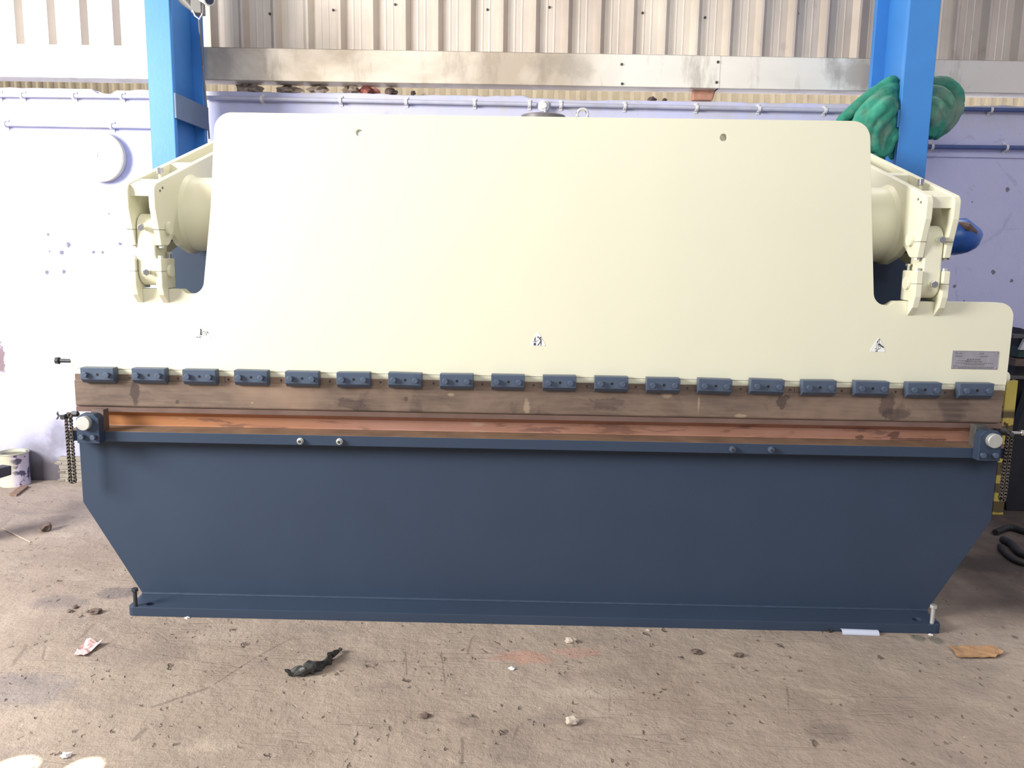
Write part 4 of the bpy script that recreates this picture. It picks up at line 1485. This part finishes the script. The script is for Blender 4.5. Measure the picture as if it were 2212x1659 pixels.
# stack of pale plates behind the left chain
q = flo(125, 1041)
ys = q.y
random.seed(11)
z = 0.0
ns = 6
zt_ = at(140, 985, ys).z
sx0 = at(128, 1020, ys).x
for k in range(ns):
    th = zt_ / ns - .002
    b = B()
    dx = random.uniform(-.006, .006) - (.012 if k == 4 else 0)
    box(b, sx0 + dx, sx0 + .34 + dx, ys, ys + .30, z, z + th)
    nm = ('bottom', 'second lowest', 'third lowest', 'third from the top', 'second from the top', 'topmost')[k]
    o = obj('board_slab', b, BRIGHTSHEET, bevel=.003, label='pale grey board, %s of the low stack behind the left chain' % nm, cat='board', group='boards stacked behind the left end of the press')
    if k in (0, 2, 4):
        b = B(); box(b, sx0 + dx - .010, sx0 + dx + .03, ys - .004, ys + .002, z + th * .3, z + th * .75)
        obj('bright_clip', b, CHROME, o)
    z += th + .001

# small litter on the floor
def crumple(name, outline, mat, h, seed, label, cat, sub=5, thick=.0012, amp=None):
    """thin crumpled sheet from an outline of floor pixels"""
    P = [flo(*p) for p in outline]
    b = B()
    vs = [b.verts.new((p.x, p.y, 0)) for p in P]
    f = b.faces.new(vs)
    bmesh.ops.triangulate(b, faces=[f])
    bmesh.ops.subdivide_edges(b, edges=b.edges[:], cuts=sub, use_grid_fill=True)
    for v in b.verts:
        n_ = noise.noise(Vector((v.co.x * 22, v.co.y * 22, seed)))
        v.co.z = .004 + abs(n_) * h * 1.6 + (noise.noise(Vector((v.co.x * 70, v.co.y * 70, seed))) + .5) * h * .3
    o = obj(name, b, mat, label=label, cat=cat)
    s = o.modifiers.new('t', 'SOLIDIFY'); s.thickness = thick
    return o


crumple('pink_wrapper', [(160, 1419), (184, 1420), (222, 1392), (203, 1390), (188, 1388), (176, 1400), (168, 1410)], PINK, .018, 3, 'crumpled pale pink plastic wrapper on the floor at lower left', 'wrapper')
crumple('cardboard_scrap', [(2050, 1399), (2066, 1401), (2146, 1400), (2168, 1414), (2150, 1424), (2070, 1424)], CARD, .007, 8, 'torn brown cardboard scrap on the floor at lower right', 'cardboard', thick=.003)
# folded white strip
b = B()
a_, c_ = flo(1820, 1371), flo(1900, 1374)
R1_, R2_ = .0155, .0140
prof2 = [(.016 + R1_ * cos(pi * k / 10), R1_ * sin(pi * k / 10)) for k in range(11)] + [(.016 + R2_ * cos(pi - pi * k / 10), R2_ * sin(pi - pi * k / 10)) for k in range(11)]
n2 = len(prof2)
A = [b.verts.new((a_.x, a_.y + y, max(z, .0005))) for y, z in prof2]; Z = [b.verts.new((c_.x, c_.y + y, max(z, .0005))) for y, z in prof2]
for i in range(n2): b.faces.new((A[i], A[(i + 1) % n2], Z[(i + 1) % n2], Z[i]))
for i in range(10):
    b.faces.new((A[i], A[i + 1], A[n2 - 2 - i], A[n2 - 1 - i])); b.faces.new((Z[i], Z[i + 1], Z[n2 - 2 - i], Z[n2 - 1 - i]))
obj('plastic_strip', b, STRIP, label='bluish white plastic strip lying against the base plate at lower right', cat='strip')

# black crumpled foil
b = B()
path = [(622, 1461), (640, 1452), (660, 1450), (680, 1444), (700, 1432), (715, 1420), (728, 1410), (738, 1401)]
P = [flo(px, py, .012) for px, py in path]
tube(b, [p for p in P], [.006, .017, .018, .021, .015, .009, .008, .004], n=10)
bmesh.ops.subdivide_edges(b, edges=b.edges[:], cuts=2, use_grid_fill=True)
for v in b.verts:
    d = Vector((noise.noise(v.co * 38), noise.noise(v.co * 38 + Vector((9, 0, 0))), noise.noise(v.co * 38 + Vector((0, 9, 0)))))
    v.co += d * .020
    v.co.z = max(.001, v.co.z * 1.1)
obj('foil_scrap', b, FOIL, label='crumpled black foil strip lying on the floor in front of the press', cat='foil')

pebbles = ((1235, 1563, .022, STONE, 'largest flat pale stone on the open floor, right of centre'), (1105, 1446, .011, PVC, 'small white chip on the floor beside the faint pink stain'),
           (1233, 1388, .022, STONE, 'pale grey stone on the floor just in front of the base plate, right of centre'), (143, 1635, .014, PVC, 'cream chip on the floor between the two sun patches'),
           (207, 1324, .022, BRUSHBR, 'dark clod on the floor just left of the base plate'), (100, 1147, .026, BRUSHBR, 'dark pointed clod on the floor left of the press'),
           (162, 1313, .013, BRUSHBR, 'dark crumb on the floor left of the clod by the base plate, topmost'), (152, 1322, .012, BRUSHBR, 'dark crumb furthest left of the clod by the base plate'),
           (190, 1322, .008, BRUSHBR, 'tiny dark crumb touching the clod by the base plate'), (1505, 1411, .018, BRUSHBR, 'dark clod on the floor in front of the base, right of centre'),
           (1595, 1418, .016, BRUSHBR, 'dark clod on the floor below the right part of the base'), (1790, 1364, .014, BLACK, 'black scrap on the floor left of the white strip'),
           (404, 1336, .009, PVC, 'tiny white chip against the left part of the base plate'), (1400, 1363, .009, STONE, 'tiny pale pebble against the right part of the base plate'),
           (2010, 1373, .008, PVC, 'tiny white chip below the right corner of the base plate'), (917, 1549, .016, BRUSHBR, 'dark lump on the floor, lower centre'))
for k, (px, py, r_, mt, lab) in enumerate(pebbles):
    q = flo(px, py)
    b = B()
    hh = .9 if k == 5 else .45
    lump(b, (q.x, q.y, r_ * hh * .8), (r_, r_ * .8, r_ * hh), k + 20, .5, 2)
    for v in b.verts: v.co.z = max(v.co.z, 0)
    obj('floor_pebble' if mt in (STONE, PVC) else 'dirt_clod', b, mt, label=lab, cat='pebble' if mt in (STONE, PVC) else 'dirt')
b = B(); tube(b, [flo(6, 1142, .003), flo(35, 1156, .004), flo(66, 1171, .003)], .003, n=6)
obj('thin_stick', b, TAN, label='thin pale stick lying on the floor at the left edge', cat='stick')
